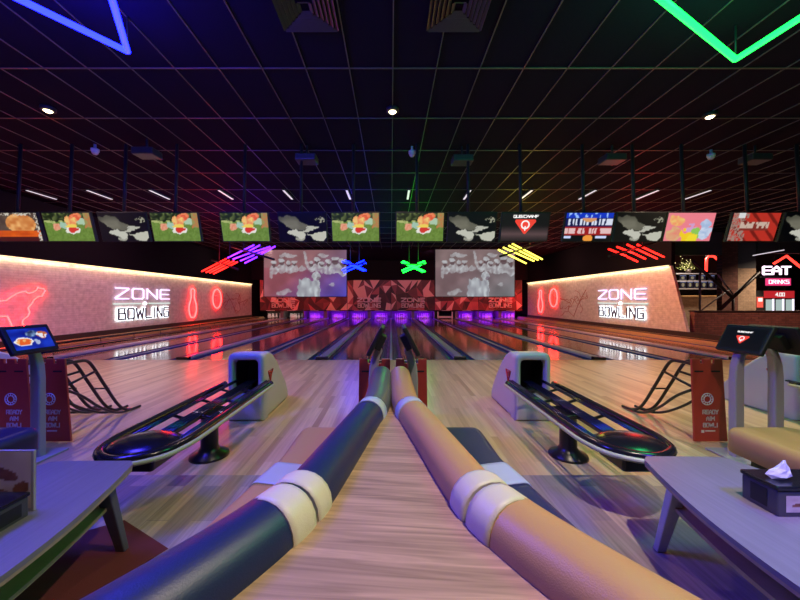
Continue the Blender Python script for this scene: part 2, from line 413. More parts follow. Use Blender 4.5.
def pic_projection(tl, br_):
    def fn(a, b):
        bg = mixc(tl, br_, min(1, max(0, (a - .35) * 1.1 + (.5 - b) * .7)))
        if b > .62: bg = mixc(bg, (.66, .58, .56), .45)
        a, b = a + .022 * (vn(a * 24, b * 14, 24) - .5), b + .05 * (vn(a * 24, b * 14, 25) - .5)
        c = mixc(bg, tuple(v * .72 for v in bg), .7 * vn(a * 9, b * 6, 23)); n = vn(a * 40, b * 22, 21)
        white = mixc((.70, .68, .70), (.90, .92, .94), n)
        # back row: shoulders, dark faces, pale caps
        for cx, cy, k in ((.12, .66, 1.), (.215, .70, 1.1), (.30, .66, .9), (.37, .68, .9), (.57, .68, .8), (.64, .72, 1.), (.70, .67, .8), (.78, .68, 1.), (.865, .73, 1.25), (.95, .68, 1.2)):
            if ell(a, b, cx, cy - .09 * k, .058 * k, .10 * k): c = mixc(c, white, .55 + .4 * n)
            if ell(a, b, cx, cy + .02 * k, .026 * k, .055 * k): c = mixc(c, (.40, .30, .32), .8)
            if ell(a, b, cx, cy + .075 * k, .036 * k, .038 * k): c = mixc(c, white, .9)
        if ell(a, b, .29, .88, .11, .045) or ell(a, b, .72, .88, .07, .035): c = mixc(c, white, .7)
        # raised arm
        if ell(a, b, .505, .80, .018, .19, 10) or ell(a, b, .46, .60, .05, .045, 20): c = mixc(c, white, .75)
        # large pale figure in front
        body = .40 + .10 * max(0, b - .1) < a < .69 - .05 * b and b < .36 + .05 * sin(a * 20)
        if body or ell(a, b, .50, .30, .07, .09): c = mixc((.66, .66, .70), (.88, .91, .93), min(1, max(0, vn(a * 30, b * 7, 27) * 1.5 - .1)))
        if ell(a, b, .635, .43, .052, .10): c = mixc((.70, .70, .73), (.9, .92, .94), n)
        if ell(a, b, .665, .38, .025, .05): c = mixc(c, (.5, .42, .48), .7)
        if ell(a, b, .24, .09, .10, .05, 25) or ell(a, b, .82, .25, .035, .03) or ell(a, b, .095, .46, .018, .07): c = mixc(c, white, .65)
        return c
    return fn

# ---------------------------------------------------------------- materials
m_appr = plank_mat('approach_maple', [srgb(.70, .57, .45), srgb(.80, .68, .55), srgb(.86, .75, .62), srgb(.75, .61, .48)], 1.5, .075, .3, grain=.14, mortar=.0012, bumpy=.03)
m_lane = plank_mat('lane_maple', [srgb(.54, .39, .31), srgb(.61, .45, .36), srgb(.66, .50, .41)], 2.4, .027, .10, grain=.12, mortar=.0005, bumpy=0, spec=.8)
m_vinyl = plank_mat('vinyl_planks', [srgb(.37, .36, .43), srgb(.66, .59, .55), srgb(.52, .49, .52), srgb(.72, .65, .60), srgb(.60, .55, .53), srgb(.44, .42, .48)], 1.1, .145, .38, grain=.3, mortar=.003, bumpy=.06)
m_ledge = plank_mat('ledge_laminate', [srgb(.64, .51, .42), srgb(.68, .55, .46), srgb(.72, .60, .50)], 30., 30., .33, rot=5, grain=.5, mortar=0, bumpy=.02)
m_warmwood = plank_mat('kickboard_wood', [srgb(.76, .60, .42), srgb(.84, .68, .48)], 3., .2, .35, grain=.15)
m_bricks = brick_mat('whitewashed_brick', (.68, .62, .58), (.73, .68, .64), (.62, .57, .54), bump=.35)
m_redbrick = brick_mat('dark_red_brick', (.16, .055, .04), (.24, .09, .065), (.09, .05, .04), axis='XZ')
m_tanbrick = brick_mat('tan_brick', (.42, .28, .18), (.5, .34, .22), (.3, .22, .16), axis='XZ')
m_ceil = mat('black_ceiling_tile', (.010, .007, .021), .9, bump=.2, bscale=60, spec=.05)
m_grid = mat('ceiling_grid_metal', (.15, .135, .14), .45, .7)
m_black = mat('matt_black', (.012, .011, .014), .6, bump=.1)
m_wallblk = mat('black_wall_paint', (.010, .008, .011), .9, bump=.15, spec=.1)
m_gloss = mat('gloss_black', (.010, .010, .014), .22, bump=.02)
m_rod = mat('polished_rod', (.03, .035, .09), .15, .6, bump=.01)
m_steel = mat('black_powder_coat', (.014, .012, .014), .32, .0, bump=.05, bscale=150)
m_bezel = mat('screen_bezel', (.008, .008, .01), .55, bump=.02)
m_gutter = mat('gutter_plastic', (.045, .06, .24), .25, bump=.03)
m_cap = mat('divider_cap', (.44, .41, .52), .3, var=.1, bscale=8)
m_dark = mat('dark_board', (.035, .024, .022), .45, var=.3, bscale=5)
m_hood = mat('hood_plastic', (.56, .54, .57), .42, bump=.06, bscale=90)
m_greyp = mat('console_grey', (.36, .35, .38), .45, bump=.06, bscale=90)
m_navy = mat('navy_vinyl', (.012, .022, .085), .42, bump=.12, bscale=260)
m_tan = mat('tan_vinyl', (.52, .29, .13), .40, bump=.12, bscale=260)
m_cream = mat('cream_vinyl', (.66, .60, .48), .42, bump=.12, bscale=260)
m_pale = mat('pale_vinyl', (.46, .50, .60), .42, bump=.12, bscale=260)
m_redpan = mat('red_panel', (.44, .045, .028), .38, var=.12, bscale=6)
m_print = mat('white_print', (.72, .70, .68), .5, var=.08)
m_rpink = mat('pink_print', (.92, .68, .68), .5, var=.1)
m_redlogo = mat('red_logo', (.7, .06, .05), .4, var=.08)
m_table = plank_mat('table_laminate', [srgb(.49, .46, .50), srgb(.53, .50, .53)], 30., 30., .3, rot=88, grain=.12, mortar=0, bumpy=.01)
m_tedge = mat('table_edge_ply', (.42, .30, .20), .5, var=.2, bscale=30)
m_shelf = mat('table_shelf', (.34, .26, .13), .5, var=.25, bscale=12)
m_legm = mat('pale_leg', (.50, .48, .52), .45, var=.06)
m_carpet = mat('red_carpet', (.14, .022, .025), .95, bump=.5, bscale=300, var=.25)
m_carpetd = mat('dark_carpet', (.035, .028, .032), .95, bump=.5, bscale=300, var=.25)
m_pin = mat('pin_white', (.8, .78, .76), .25, var=.04)
m_pinred = mat('pin_red_band', (.6, .03, .03), .3, var=.05)
m_tissue = mat('tissue_paper', (.75, .74, .78), .9, bump=.4, bscale=60)
m_screen = screen_mat('screen_picture', .95)
m_screend = screen_mat('screen_picture_projected', .66, .9)
m_card = face_colour_mat('printed_card', .5)
m_mask = face_colour_mat('masking_print', .5)
g_red = glow('neon_red', (1, .010, .010), 42.)
g_white = glow('neon_white', (.93, .86, 1), 3.2)
g_halo = glow('neon_halo_white', (.90, .95, 1), 3.0)
g_lilac = glow('neon_lilac', (.86, .66, 1), 1.7)
g_blue = glow('neon_blue', (.003, .005, 1), 32.)
g_green = glow('neon_green', (.006, 1, .06), 6.)
g_warm = glow('cove_strip', (1, .72, .38), 2.2)
g_down = glow('downlight_bulb', (1, .80, .45), 6.)
g_tubewhite = glow('linear_lamp', (.95, .85, .95), .75)

# ---------------------------------------------------------------- the setting
X_L, X_R, Y_FOUL, Y_PIN, Y_END = -10.75, 10.55, 8.1, 26.0, 28.0
struct('floor', box(-11, 24, -6, 2.77, -.2, 0), m_vinyl)
struct('floor_approach', box(-11, 10.62, 2.77, Y_FOUL, -.2, 0), m_appr)
struct('floor_concourse', box(10.62, 24, 2.77, 28, -.2, -.002), m_carpetd)
struct('floor_lane_base', box(-11, 10.62, Y_FOUL + .002, Y_END, -.3, -.12), m_black)
struct('ceiling', box(-11, 24, -6, Y_END, CEIL, CEIL + .1), m_ceil)
for s, pts in ((-1, [(-1.29, 1.95), (-1.74, 2.2), (-2.5, 1.7), (-2.4, .4), (-1.2, .4), (-1.5, 1.55)]),):
    struct('floor_carpet', MB().prism(pts, 'z', 0, .004), m_carpet)
# ceiling grid
gb = MB(); x = -10.9
while x < 24:
    gb.box(x - .006, x + .006, -6, 20, CEIL - .012, CEIL); x += .575
struct('ceiling_grid', gb, m_grid)
gb = MB(); y = -5.32
while y < 20:
    gb.box(-11, 24, y - .009, y + .009, CEIL - .0125, CEIL); y += 1.22
struct('ceiling_grid', gb, m_grid)
# lanes: narrow dividers at 0, +-3.36, +-6.72; wide covered dividers at +-1.68, +-5.04, +-8.40
LANES = [s for s in sorted([k * 3.36 + d for k in range(-3, 4) for d in (-.80, .80)]) if abs(s) < 10]
for lx in LANES:
    struct('floor_lane', box(lx - .533, lx + .533, Y_FOUL + .004, Y_PIN + .9, -.12, 0), m_lane)
    for sd in (-1, 1):
        c = lx + sd * (.533 + .1175); mb = MB()
        prof = [(c + .1165 * cos(pi + pi * i / 8), -.012 - .075 * sin(pi * i / 8)) for i in range(9)]
        pts = prof + [(c + .1165, -.11), (c - .1165, -.11)]
        mb.prism(pts, 'y', Y_FOUL + .006, Y_PIN + .9, smooth=False)
        struct('floor_gutter', mb, m_gutter)
for k in range(-2, 3):
    c = k * 3.36
    struct('trim_divider', box(c - .031, c + .031, Y_FOUL + .006, Y_PIN + .9, -.12, .012), m_cap)
for k in range(-3, 3):
    c = k * 3.36 + 1.68
    struct('trim_divider', MB().prism([(c - .111, -.12), (c + .111, -.12), (c + .111, .02), (c + .08, .05), (c - .08, .05), (c - .111, .02)], 'y', Y_FOUL + .16, Y_PIN + .9), m_cap)
    struct('trim_divider_end', box(c - .14, c + .14, Y_FOUL + .008, Y_FOUL + .158, -.11, .062), m_gloss, .015)
# side ledges beside the outermost lanes
struct('trim_1', MB().prism([(-10.055, -.12), (-10.055, .05), (-10.16, .05), (-10.16, .13), (X_L + .06, .13), (X_L + .06, -.12)], 'y', Y_FOUL - 1.2, Y_PIN + .9), m_warmwood)
struct('trim_2', MB().prism([(10.055, -.12), (10.055, .05), (10.12, .05), (10.12, .13), (X_R - .06, .13), (X_R - .06, -.12)], 'y', Y_FOUL + .02, Y_PIN + .9), m_warmwood)
struct('trim_3', box(-10.19, -10.16, 7, Y_PIN + .9, .131, .16), m_dark)
struct('trim_4', box(10.12, 10.15, 8.2, Y_PIN + .9, .131, .16), m_dark)
# side walls: whitewashed brick panels above a dark skirting, black wall above
struct('wall_left', MB().box(X_L - .1, X_L, 4.0, Y_PIN, .3, 2.65), m_bricks)
struct('baseboard_left', box(X_L - .12, X_L + .05, 4.0, Y_PIN, 0, .3), m_dark)
struct('wall_left_upper', box(X_L - .24, X_L - .1, -6, Y_END, 0, CEIL), m_wallblk)
struct('wall_right', MB().prism([(12.0, .3), (Y_PIN, .3), (Y_PIN, 2.74), (12.72, 2.74)], 'x', X_R, X_R + .1), m_bricks)
struct('baseboard_right', box(X_R - .05, X_R + .12, 9.0, Y_PIN, 0, .3), m_dark)
struct('wall_right_upper', box(X_R + .1, X_R + .24, 12.8, Y_END, .3, CEIL), m_wallblk)
struct('wall_rear', box(-11, 24, -6.1, -6, 0, CEIL), m_wallblk)
struct('wall_far', box(-11, 24, Y_END, Y_END + .1, -.2, CEIL), m_wallblk)
struct('wall_east', box(24, 24.1, -6, Y_END, 0, CEIL), m_wallblk)
struct('wall_bulkhead', box(-10.8, 10.6, Y_PIN + .02, Y_PIN + .2, 2.98, CEIL), m_wallblk)
# cove strips along the top of both brick walls, throwing warm light down the brick
for sx, x, y0, zt in ((1, X_L, 4.0, 2.65), (-1, X_R, 12.75, 2.74)):
    a, b = sorted((x, x + sx * .09))
    struct('trim_cove', box(a, b, y0, Y_PIN, zt + .02, zt + .04), m_dark)
    a, b = sorted((x + sx * .035, x + sx * .06))
    struct('trim_cove_strip', box(a, b, y0, Y_PIN, zt - .002, zt + .019), g_warm)
    n = 3; L = (Y_PIN - y0) / n
    for i in range(n):
        lamp('AREA', 'cove_light', (x + sx * .06, y0 + (i + .5) * L, zt - .012), 3.0 * L, (1, .66, .33), .03, L * .98, rot=(0, R(15 * sx), 0))

# ---------------------------------------------------------------- pin end
PURPLE = {2, 3, 4, 5, 6, 7, 9, 10, 11}
ORD = ['first', 'second', 'third', 'fourth', 'fifth', 'sixth', 'seventh', 'eighth', 'ninth', 'tenth', 'eleventh', 'twelfth']
m_pit_p = mat('pit_curtain', (.30, .26, .36), .7, bump=.2, bscale=20)
m_pit_d = mat('pit_curtain_dark', (.05, .05, .045), .7, bump=.2, bscale=20)
m_part = mat('pit_partition_board', (.16, .12, .13), .5, var=.15)
for k in range(-5, 6):
    c = k * 1.68; hw = .031 if k % 2 == 0 else .111
    struct('wall_pit', box(c - hw, c + hw, Y_PIN - .05, Y_PIN + 1.6, .052, .66), m_part)
for i, lx in enumerate(LANES):
    struct('wall_pit_curtain', box(lx - .77, lx + .77, Y_PIN + 1.35, Y_PIN + 1.4, -.11, .66), m_pit_p if i in PURPLE else m_pit_d)
    if i in PURPLE:
        lamp('AREA', 'pit_black_light', (lx, Y_PIN + .12, .62), 22, (.24, .003, 1), 1.25, .14, rot=(R(28), 0, 0))
    elif i < 2:
        lamp('AREA', 'pit_light', (lx, Y_PIN + .12, .62), 3.2, (.9, .95, .8), 1.2, .14, rot=(R(20), 0, 0))
prof = [(.026, 0), (.029, .01), (.040, .04), (.055, .085), (.0605, .115), (.057, .16), (.045, .2), (.032, .235), (.0235, .255), (.0225, .275), (.026, .31), (.032, .34), (.030, .36), (.02, .376), (.004, .381)]
pin0 = thing('bowling_pin', 'pin', 'bowling pin', (0, 0, 0))
MB().lathe(prof, n=14).build('body', m_pin, pin0)
MB().lathe([(.0262, .258), (.0250, .262), (.0244, .27), (.0258, .274)], n=14).build('neck_band', m_pinred, pin0)
SPOTS = [('head pin', 0, 0), ('second row left', -.1525, .264), ('second row right', .1525, .264),
         ('third row left', -.305, .528), ('third row middle', 0, .528), ('third row right', .305, .528),
         ('back row far left', -.4575, .792), ('back row inner left', -.1525, .792),
         ('back row inner right', .1525, .792), ('back row far right', .4575, .792)]
first = True
for i, lx in enumerate(LANES):
    if i == 8: continue
    for nm, dx, dy in SPOTS:
        o = pin0 if first else copy_tree(pin0); first = False
        o.location = (lx + dx, Y_PIN - .02 + dy, 0)
        tag(o, 'white pin, %s, on the %s lane from the left brick wall' % (nm, ORD[i]), 'bowling pin', 'pins on the %s lane from the left wall' % ORD[i])
# sweep bar lowered on the lane without pins
t = thing('pin_sweep_bar', 'grey sweep bar lowered across the dark pin opening without pins, ninth lane from left', 'pin sweep', (LANES[8], Y_PIN - .06, 0))
box(LANES[8] - .5, LANES[8] + .5, Y_PIN - .09, Y_PIN - .05, .06, .2).build('sweep_board', m_hood, t, .01)
for sd in (-1, 1):
    box(LANES[8] + sd * .55 - .05, LANES[8] + sd * .55 + .05, Y_PIN - .09, Y_PIN - .03, .012, .55).build('sweep_arm', m_hood, t, .01)

# masking panels: faceted red print, six side by side
def masking(k, label, text, redness):
    x0, x1, z0, z1 = k * 3.36 + .015, (k + 1) * 3.36 - .015, .66, 2.97
    t = thing('masking_panel', label, 'masking panel', ((x0 + x1) / 2, Y_PIN - .12, z0), 'masking panels above the pins')
    box(x0, x1, Y_PIN - .12, Y_PIN - .06, z0, z1).build('backing_board', m_black, t)
    rnd = random.Random(40 + k); nx, ny = 7, 4; P = {}
    for j in range(ny + 1):
        for i in range(nx + 1):
            a, b = i / nx, j / ny
            if 0 < i < nx: a += rnd.uniform(-.06, .06)
            if 0 < j < ny: b += rnd.uniform(-.1, .1)
            P[i, j] = (x0 + a * (x1 - x0), z0 + b * (z1 - z0))
    bm = bmesh.new(); cols = []
    def tri(*q):
        bm.faces.new([bm.verts.new((p[0] - t.location.x, -.004, p[1] - t.location.z)) for p in q])
        v = rnd.random(); v = v ** 2.6
        c = mixc((.055, .012, .018), (.54, .11, .13), v)
        if rnd.random() < .16: c = (.88, .45, .42)
        cols.append(c)
    for j in range(ny):
        for i in range(nx):
            a, b, c, d = P[i, j], P[i + 1, j], P[i + 1, j + 1], P[i, j + 1]
            if rnd.random() < .5: tri(a, b, c); tri(a, c, d)
            else: tri(a, b, d); tri(b, c, d)
    bmesh.ops.recalc_face_normals(bm, faces=bm.faces)
    me = bpy.data.meshes.new('printed_facets'); bm.to_mesh(me); bm.free()
    ca = me.color_attributes.new('Col', 'FLOAT_COLOR', 'CORNER'); li = 0
    for f, c in zip(me.polygons, cols):
        for l in f.loop_indices: ca.data[l].color = (*c, 1)
    me.materials.append(m_mask); o = bpy.data.objects.new('printed_facets', me); COL.objects.link(o); o.parent = t
    if text:
        cx = (x0 + x1) / 2 + (.12 if k == -3 else .0)
        word('lettering', 'ZONE', (cx, Y_PIN - .125, 1.44), (1, 0, 0), (0, 0, 1), (0, -1, 0), .28, .36, .075, .012, m_rpink, t, .3)
        word('lettering', 'BOWLING', (cx, Y_PIN - .125, 1.02), (1, 0, 0), (0, 0, 1), (0, -1, 0), .28, .20, .06, .012, m_rpink, t, .32)
    b = box(x0, x1, Y_PIN - .16, Y_PIN - .1, .60, z0).build('lower_rail', m_gloss, t)
    mb = MB()
    for q in range(2):
        mb.box(x0 + .5 + q * 1.6, x0 + 1.15 + q * 1.6, Y_PIN - .164, Y_PIN - .16, .615, .64)
    mb.build('rail_marking', m_print, b)
masking(-3, 'red faceted masking panel next to the left brick wall, lettering below the left projection screen', True, 1)
masking(-2, 'red faceted masking panel without lettering below right half of left projection screen', False, .5)
masking(-1, 'red faceted masking panel with pale lettering, just left of the lane centre line', True, .3)
masking(0, 'red faceted masking panel with pale lettering, just right of the lane centre line', True, .3)
masking(1, 'red faceted masking panel without lettering below left half of right projection screen', False, .5)
masking(2, 'red faceted masking panel next to the right brick wall with lettering', True, 1)

# projection screens
def projection(px0, px1, label, tl, br_):
    d = 19.5; a, b = at(px0, 250, d), at(px1, 297, d)
    if px0 < 300: a, b = at(px0, 250.5, d), at(px1, 297, d)
    W, Hh, c = b.x - a.x, a.z - b.z, (a + b) / 2
    t = thing('projection_screen', label, 'projection screen', (c.x, d, b.z), 'projection screens above the lanes')
    box(a.x - .04, b.x + .04, d + .01, d + .06, b.z - .04, a.z + .04).build('screen_frame', m_black, t)
    picture('projected_picture', (c.x, d, c.z), (1, 0, 0), (0, 0, 1), W, Hh, pic_projection(tl, br_), m_screend, t, 110, 62)
    for sx in (a.x + .5, b.x - .5):
        MB().tube([(sx, d + .04, a.z + .04), (sx, d + .04, CEIL)], .02).build('hanging_rod', m_black, t)
projection(264, 346.5, 'pink to violet projection screen of white figures, beside the blue cross light', (.74, .42, .47), (.42, .36, .86))
projection(435.5, 514.5, 'greyish projection screen of white figures, beside the yellow tube light', (.62, .50, .52), (.60, .60, .62))

# ---------------------------------------------------------------- coloured tube lights hung above the lanes
def tube_light(name_label, colour, strength, bars, dL, dR, frame, group='coloured tube lights above the lanes'):
    """bars: pixel-measured ends turned into points at depths dL (left end) and dR (right end)"""
    xs = [(b[0] + b[2]) / 2 for b in bars]; ys = [(b[1] + b[3]) / 2 for b in bars]
    base = at(sum(xs) / len(xs), sum(ys) / len(ys), (dL + dR) / 2)
    t = thing('hanging_tube_light', name_label, 'light fixture', base, group)
    m = glow('tube_' + colour[0], colour[1], strength)
    lo, hi = min(min(b[0], b[2]) for b in bars), max(max(b[0], b[2]) for b in bars)
    dep = lambda px: dL + (dR - dL) * (px - lo) / (hi - lo)
    for b in bars:
        p, q = at(b[0], b[1], dep(b[0])), at(b[2], b[3], dep(b[2]))
        MB().tube([p, q], .030, 8).build('tube', m, t)
    lamp('POINT', 'tube_glow', base + Vector((0, -.1, .12)), 90, tuple(max(.02, c) for c in colour[1]), .5)
    p, q = at(frame[0], frame[1], dep(frame[0])), at(frame[2], frame[3], dep(frame[2]))
    p.z += .07; q.z += .07
    MB().tube([p, q], .04, 6).build('frame_bar', m_black, t)
    for k in (.3, .7):
        c = p.lerp(q, k)
        MB().tube([c, (c.x, c.y, CEIL)], .012, 6).build('hanging_rod', m_black, t)
def c8(l, ox, oy, s): return [(ox + a / s, oy + b / s, ox + c / s, oy + d / s) for a, b, c, d in l]
PUR = ('purple', (.13, .014, 1)); RED = ('red', (1, .012, .008)); YEL = ('yellow', (1, .86, .09)); BLU = ('blue', (.001, .005, 1)); GRN = ('green', (.003, 1, .02))
tube_light('purple hanging light of parallel slanted tubes left of the pink projection screen', PUR, 5.,
           c8([(305, 185, 510, 85), (345, 197, 480, 148), (470, 133, 560, 85), (405, 210, 510, 165), (440, 228, 535, 180), (500, 142, 640, 98), (528, 158, 650, 110), (555, 166, 680, 95)], 190, 235, 8), 12.9, 11.4, (232, 249, 274, 262))
tube_light('red hanging light of slanted tubes above the left brick wall', RED, 5.,
           c8([(95, 295, 290, 195), (130, 303, 315, 208), (160, 306, 350, 212), (190, 313, 378, 220), (115, 300, 180, 292)][:4], 190, 235, 8), 13.6, 12.2, (212, 262, 238, 272))
tube_light('yellow hanging light of slanted tubes beside the greyish projection screen', YEL, 3.2,
           c8([(38, 68, 160, 128), (60, 58, 195, 118), (84, 50, 213, 113), (100, 42, 232, 110)], 490, 235, 4.444), 11.4, 12.9, (500, 259, 541, 245))
tube_light('red hanging light of slanted tubes above the right brick wall', RED, 5.,
           c8([(528, 65, 605, 95), (612, 100, 655, 120), (565, 55, 640, 84), (648, 88, 690, 108), (610, 45, 742, 107), (655, 45, 773, 100)], 490, 235, 4.444), 10.6, 12.2, (609, 259, 655, 245))
tube_light('blue hanging cross light of double tubes near the lane centre', BLU, 26.,
           [(342.5, 270.5, 364, 261), (344, 273, 366, 263.5), (342.5, 262, 364, 271.5), (345, 261, 366, 271)], 14.2, 13.6, (344, 266.5, 366, 266.5))
tube_light('green hanging cross light of double tubes near the lane centre', GRN, 14.,
           [(402, 271, 424.5, 261.5), (403, 273, 425.5, 263.5), (401.5, 262.5, 423, 272.5), (403, 261.5, 425, 272)], 13.6, 14.2, (402, 266.5, 425, 266.5))

# ---------------------------------------------------------------- neon signs and paintings on the brick walls
def wall_sign(side):
    if side < 0: x, r, n, y0 = X_L, Vector((0, 1, 0)), Vector((1, 0, 0)), 12.95
    else: x, r, n, y0 = X_R, Vector((0, -1, 0)), Vector((-1, 0, 0)), 17.15
    W = 3.42; c = Vector((x, y0, 0)) + r * W / 2 + n * .05
    t = thing('neon_sign', 'white glowing two-line lettering sign on the %s brick wall' % ('left' if side < 0 else 'right'), 'neon sign', (c.x, c.y, .6), 'lettering signs on the brick walls')
    up = Vector((0, 0, 1))
    word('lettering', 'ZONE', c + up * 1.70, r, up, n, .42, .62, .052, .04, g_lilac, t, .36)
    mb = MB()
    mb.obox(c + up * 1.29 - r * .95, r, up, n, .72, .026, .02).obox(c + up * 1.29 + r * .95, r, up, n, .72, .026, .02)
    mb.build('underline_bar', glow('bar_glow', (.85, 1, .92), .8), t)
    MB().ball(c + up * 1.29, .075, n=10).build('underline_dot', g_halo, t)
    word('lettering_halo', 'BOWLING', c + up * .88, r, up, n, .42, .335, .105, .02, g_halo, t, .37)
    word('lettering', 'BOWLING', c + up * .88 + n * .03, r, up, n, .42, .335, .062, .03, mat('letter_face', (.09, .08, .14), .4, var=.1), t, .37)
wall_sign(-1); wall_sign(1)
PINO = [(.0, .0), (.13, .02), (.2, .15), (.27, .42), (.24, .70), (.14, .98), (.1, 1.15), (.14, 1.36), (.12, 1.50), (.0, 1.56)]
def neon_pin(x, y, n, z0, k, label):
    t = thing('neon_pin', label, 'neon sign', (x, y, z0), 'red neon pins on the brick walls')
    pts = [(x + n * .05, y + a * k, z0 + b) for a, b in PINO[:-1]] + [(x + n * .05, y, z0 + 1.56)] + [(x + n * .05, y - a * k, z0 + b) for a, b in PINO[1:-1][::-1]]
    MB().tube(pts, .03, 8, closed=True).build('neon_tube', g_red, t)
neon_pin(X_L, 18.2, 1, .5, 1.3, 'red neon outline of a bowling pin on the left brick wall')
neon_pin(X_R, 23.7, -1, .58, 1.3, 'red neon outline of a bowling pin on the right brick wall')
def neon_ball(x, y, n, zc, r, label):
    t = thing('neon_ball', label, 'neon sign', (x, y, zc - r), 'red neon balls on the brick walls')
    MB().tube([(x + n * .05, y + .75 * r * 1.15 * cos(2 * pi * i / 28), zc + r * sin(2 * pi * i / 28)) for i in range(28)], .03, 8, closed=True).build('neon_tube', g_red, t)
    MB().tube([(x + n * .04, y + .012 * cos(2 * pi * i / 6), zc + .3 * r + .012 * sin(2 * pi * i / 6)) for i in range(6)], .01, 6, closed=True).build('finger_hole', g_red, t)
neon_ball(X_L, 20.75, 1, 1.52, .58, 'red neon circle of a bowling ball on the left brick wall')
neon_ball(X_R, 21.8, -1, 1.58, .58, 'red neon circle of a bowling ball on the right brick wall')
def onleft(px, py):
    d = X_L * F / (px - CX); p = at(px, py, d); p.x = X_L + .05; return p
up_ = [(-330, 300), (-150, 292), (0, 270), (40, 265), (80, 235), (130, 205), (205, 185), (230, 205), (270, 195), (303, 172), (310, 150), (330, 162), (362, 165), (376, 185), (356, 206), (350, 226), (310, 236), (272, 263), (266, 285), (236, 315), (226, 330), (241, 365), (226, 400), (180, 435), (178, 460), (192, 480), (180, 506)]
lo_ = [(-330, 300), (-370, 370), (-380, 505), (-320, 508), (-290, 425), (-150, 405), (0, 402), (50, 400), (70, 440), (90, 490), (128, 512)]
t = thing('neon_animal', 'red neon outline of a roaring animal on the left brick wall', 'neon sign', (X_L, 9.5, .55))
for seq in (up_, lo_):
    MB().tube([onleft(a / 8.575, 270 + b / 8.575) for a, b in seq], .016, 8).build('neon_tube', g_red, t)
# faint red line paintings
m_paint = mat('faint_red_paint', (.42, .16, .13), .8, var=.3, bscale=9)
def painting(x, n, y0, y1, z0, z1, label, seed):
    rnd = random.Random(seed); mb = MB()
    t_ = None
    for q in range(9):
        cy, cz = y0 + (y1 - y0) * (.08 + .1 * q), z0 + (z1 - z0) * (.72 - .05 * q + .12 * rnd.random()); pts = []
        a = rnd.uniform(0, 6)
        for s in range(16):
            pts.append((x + n * .004, cy, cz)); a += rnd.uniform(-.9, .9)
            cy += .10 * cos(a) * (y1 - y0) / 3; cz += .075 * sin(a)
            cy = min(max(cy, y0), y1); cz = min(max(cz, z0), z1)
        mb.tube(pts, .016, 5)
    V = [(y0 + .1 * (y1 - y0), z1), (y0 + .3 * (y1 - y0), z0 + .6 * (z1 - z0)), (y0 + .5 * (y1 - y0), z0), (y0 + .7 * (y1 - y0), z0 + .2 * (z1 - z0)), (y0 + .6 * (y1 - y0), z0 + .5 * (z1 - z0)), (y1, z0 + .7 * (z1 - z0))]
    mb.tube([(x + n * .004, a, b) for a, b in V], .02, 5)
    tag(mb.build('wall_painting', m_paint), label, 'wall painting')
painting(X_L, 1, 21.6, 25.2, .5, 1.9, 'faint red line painting on the far end of the left brick wall', 3)
painting(X_R, -1, 17.9, 21.0, .5, 2.0, 'faint red line painting between sign and circle on the right brick wall', 5)

# ---------------------------------------------------------------- televisions in a row
TVY = 6.5
def tv(px, fn, label, extra=None):
    W, Hh = .90, .53; tl = R(16)
    c = Vector(((px - CX) * TVY / F, TVY, H + (CY - 227.6) * TVY / F))
    u = Vector((0, -sin(tl), cos(tl))); n = Vector((0, -cos(tl), -sin(tl))); r = Vector((1, 0, 0))
    t = thing('hanging_television', label, 'television', c + Vector((0, .1, .3)), 'televisions hung in a row above the lanes')
    MB().obox(c - n * .035, r, u, n, W / 2 + .02, Hh / 2 + .02, .03).build('bezel', m_bezel, t, .008)
    picture('screen', c - n * .002, r, u, W, Hh, fn, m_screen, t)
    pole = MB().tube([c - n * .1 + u * .1 + Vector((-.05, 0, 0)), (c.x - .05, c.y + .13, CEIL)], .03, 8).build('ceiling_pole', m_black, t)
    MB().obox(c - n * .085, r, u, n, .2, .15, .025).build('mounting_bracket', m_black, t)
    if extra: extra(t, c, r, u, n)
def logo_triangle(mb, c, r, u, n, s, dp=.002):
    """downward triangle with softened corners"""
    c, r, u, n = Vector(c), Vector(r), Vector(u), Vector(n)
    pts = [(-.92, .62), (.92, .62), (1.0, .5), (.98, .38), (.1, -.72), (0, -.76), (-.1, -.72), (-.98, .38), (-1.0, .5)]
    A = [mb.bm.verts.new(c + r * (a * s) + u * (b * s) + n * dp) for a, b in pts]; B = [mb.bm.verts.new(c + r * (a * s) + u * (b * s)) for a, b in pts]
    mb.bm.faces.new(A); mb.bm.faces.new(B[::-1])
    for i in range(len(pts)): mb.bm.faces.new((A[i], A[(i + 1) % 9], B[(i + 1) % 9], B[i]))
    return mb
def ring(mb, c, r, u, rad, th, n=20):
    c, r, u = Vector(c), Vector(r), Vector(u)
    return mb.tube([c + r * (rad * cos(2 * pi * i / n)) + u * (rad * sin(2 * pi * i / n)) for i in range(n)], th, 6, closed=True)
g_scr_red = glow('screen_logo_red', (.95, .06, .04), .9); g_scr_w = glow('screen_logo_white', (1, .95, .93), .9)
def q_logo(t, c, r, u, n, s=.2, dz=.02, tz=.2, th=.045):
    logo_triangle(MB(), c + u * dz + n * .001, r, u, n, s).build('logo_triangle', g_scr_red, t)
    mb = ring(MB(), c + u * (dz + .12 * s) + n * .004, r, u, s * .36, s * .07)
    mb.obox(c + u * (dz - .22 * s) + n * .004, r, u, n, s * .06, s * .22, .002); mb.build('logo_ring', g_scr_w, t)
    word('lettering', 'QUBICAAMF', c + u * tz + n * .002, r, u, n, th, th * .95, th * .3, .002, g_scr_w, t, .3)
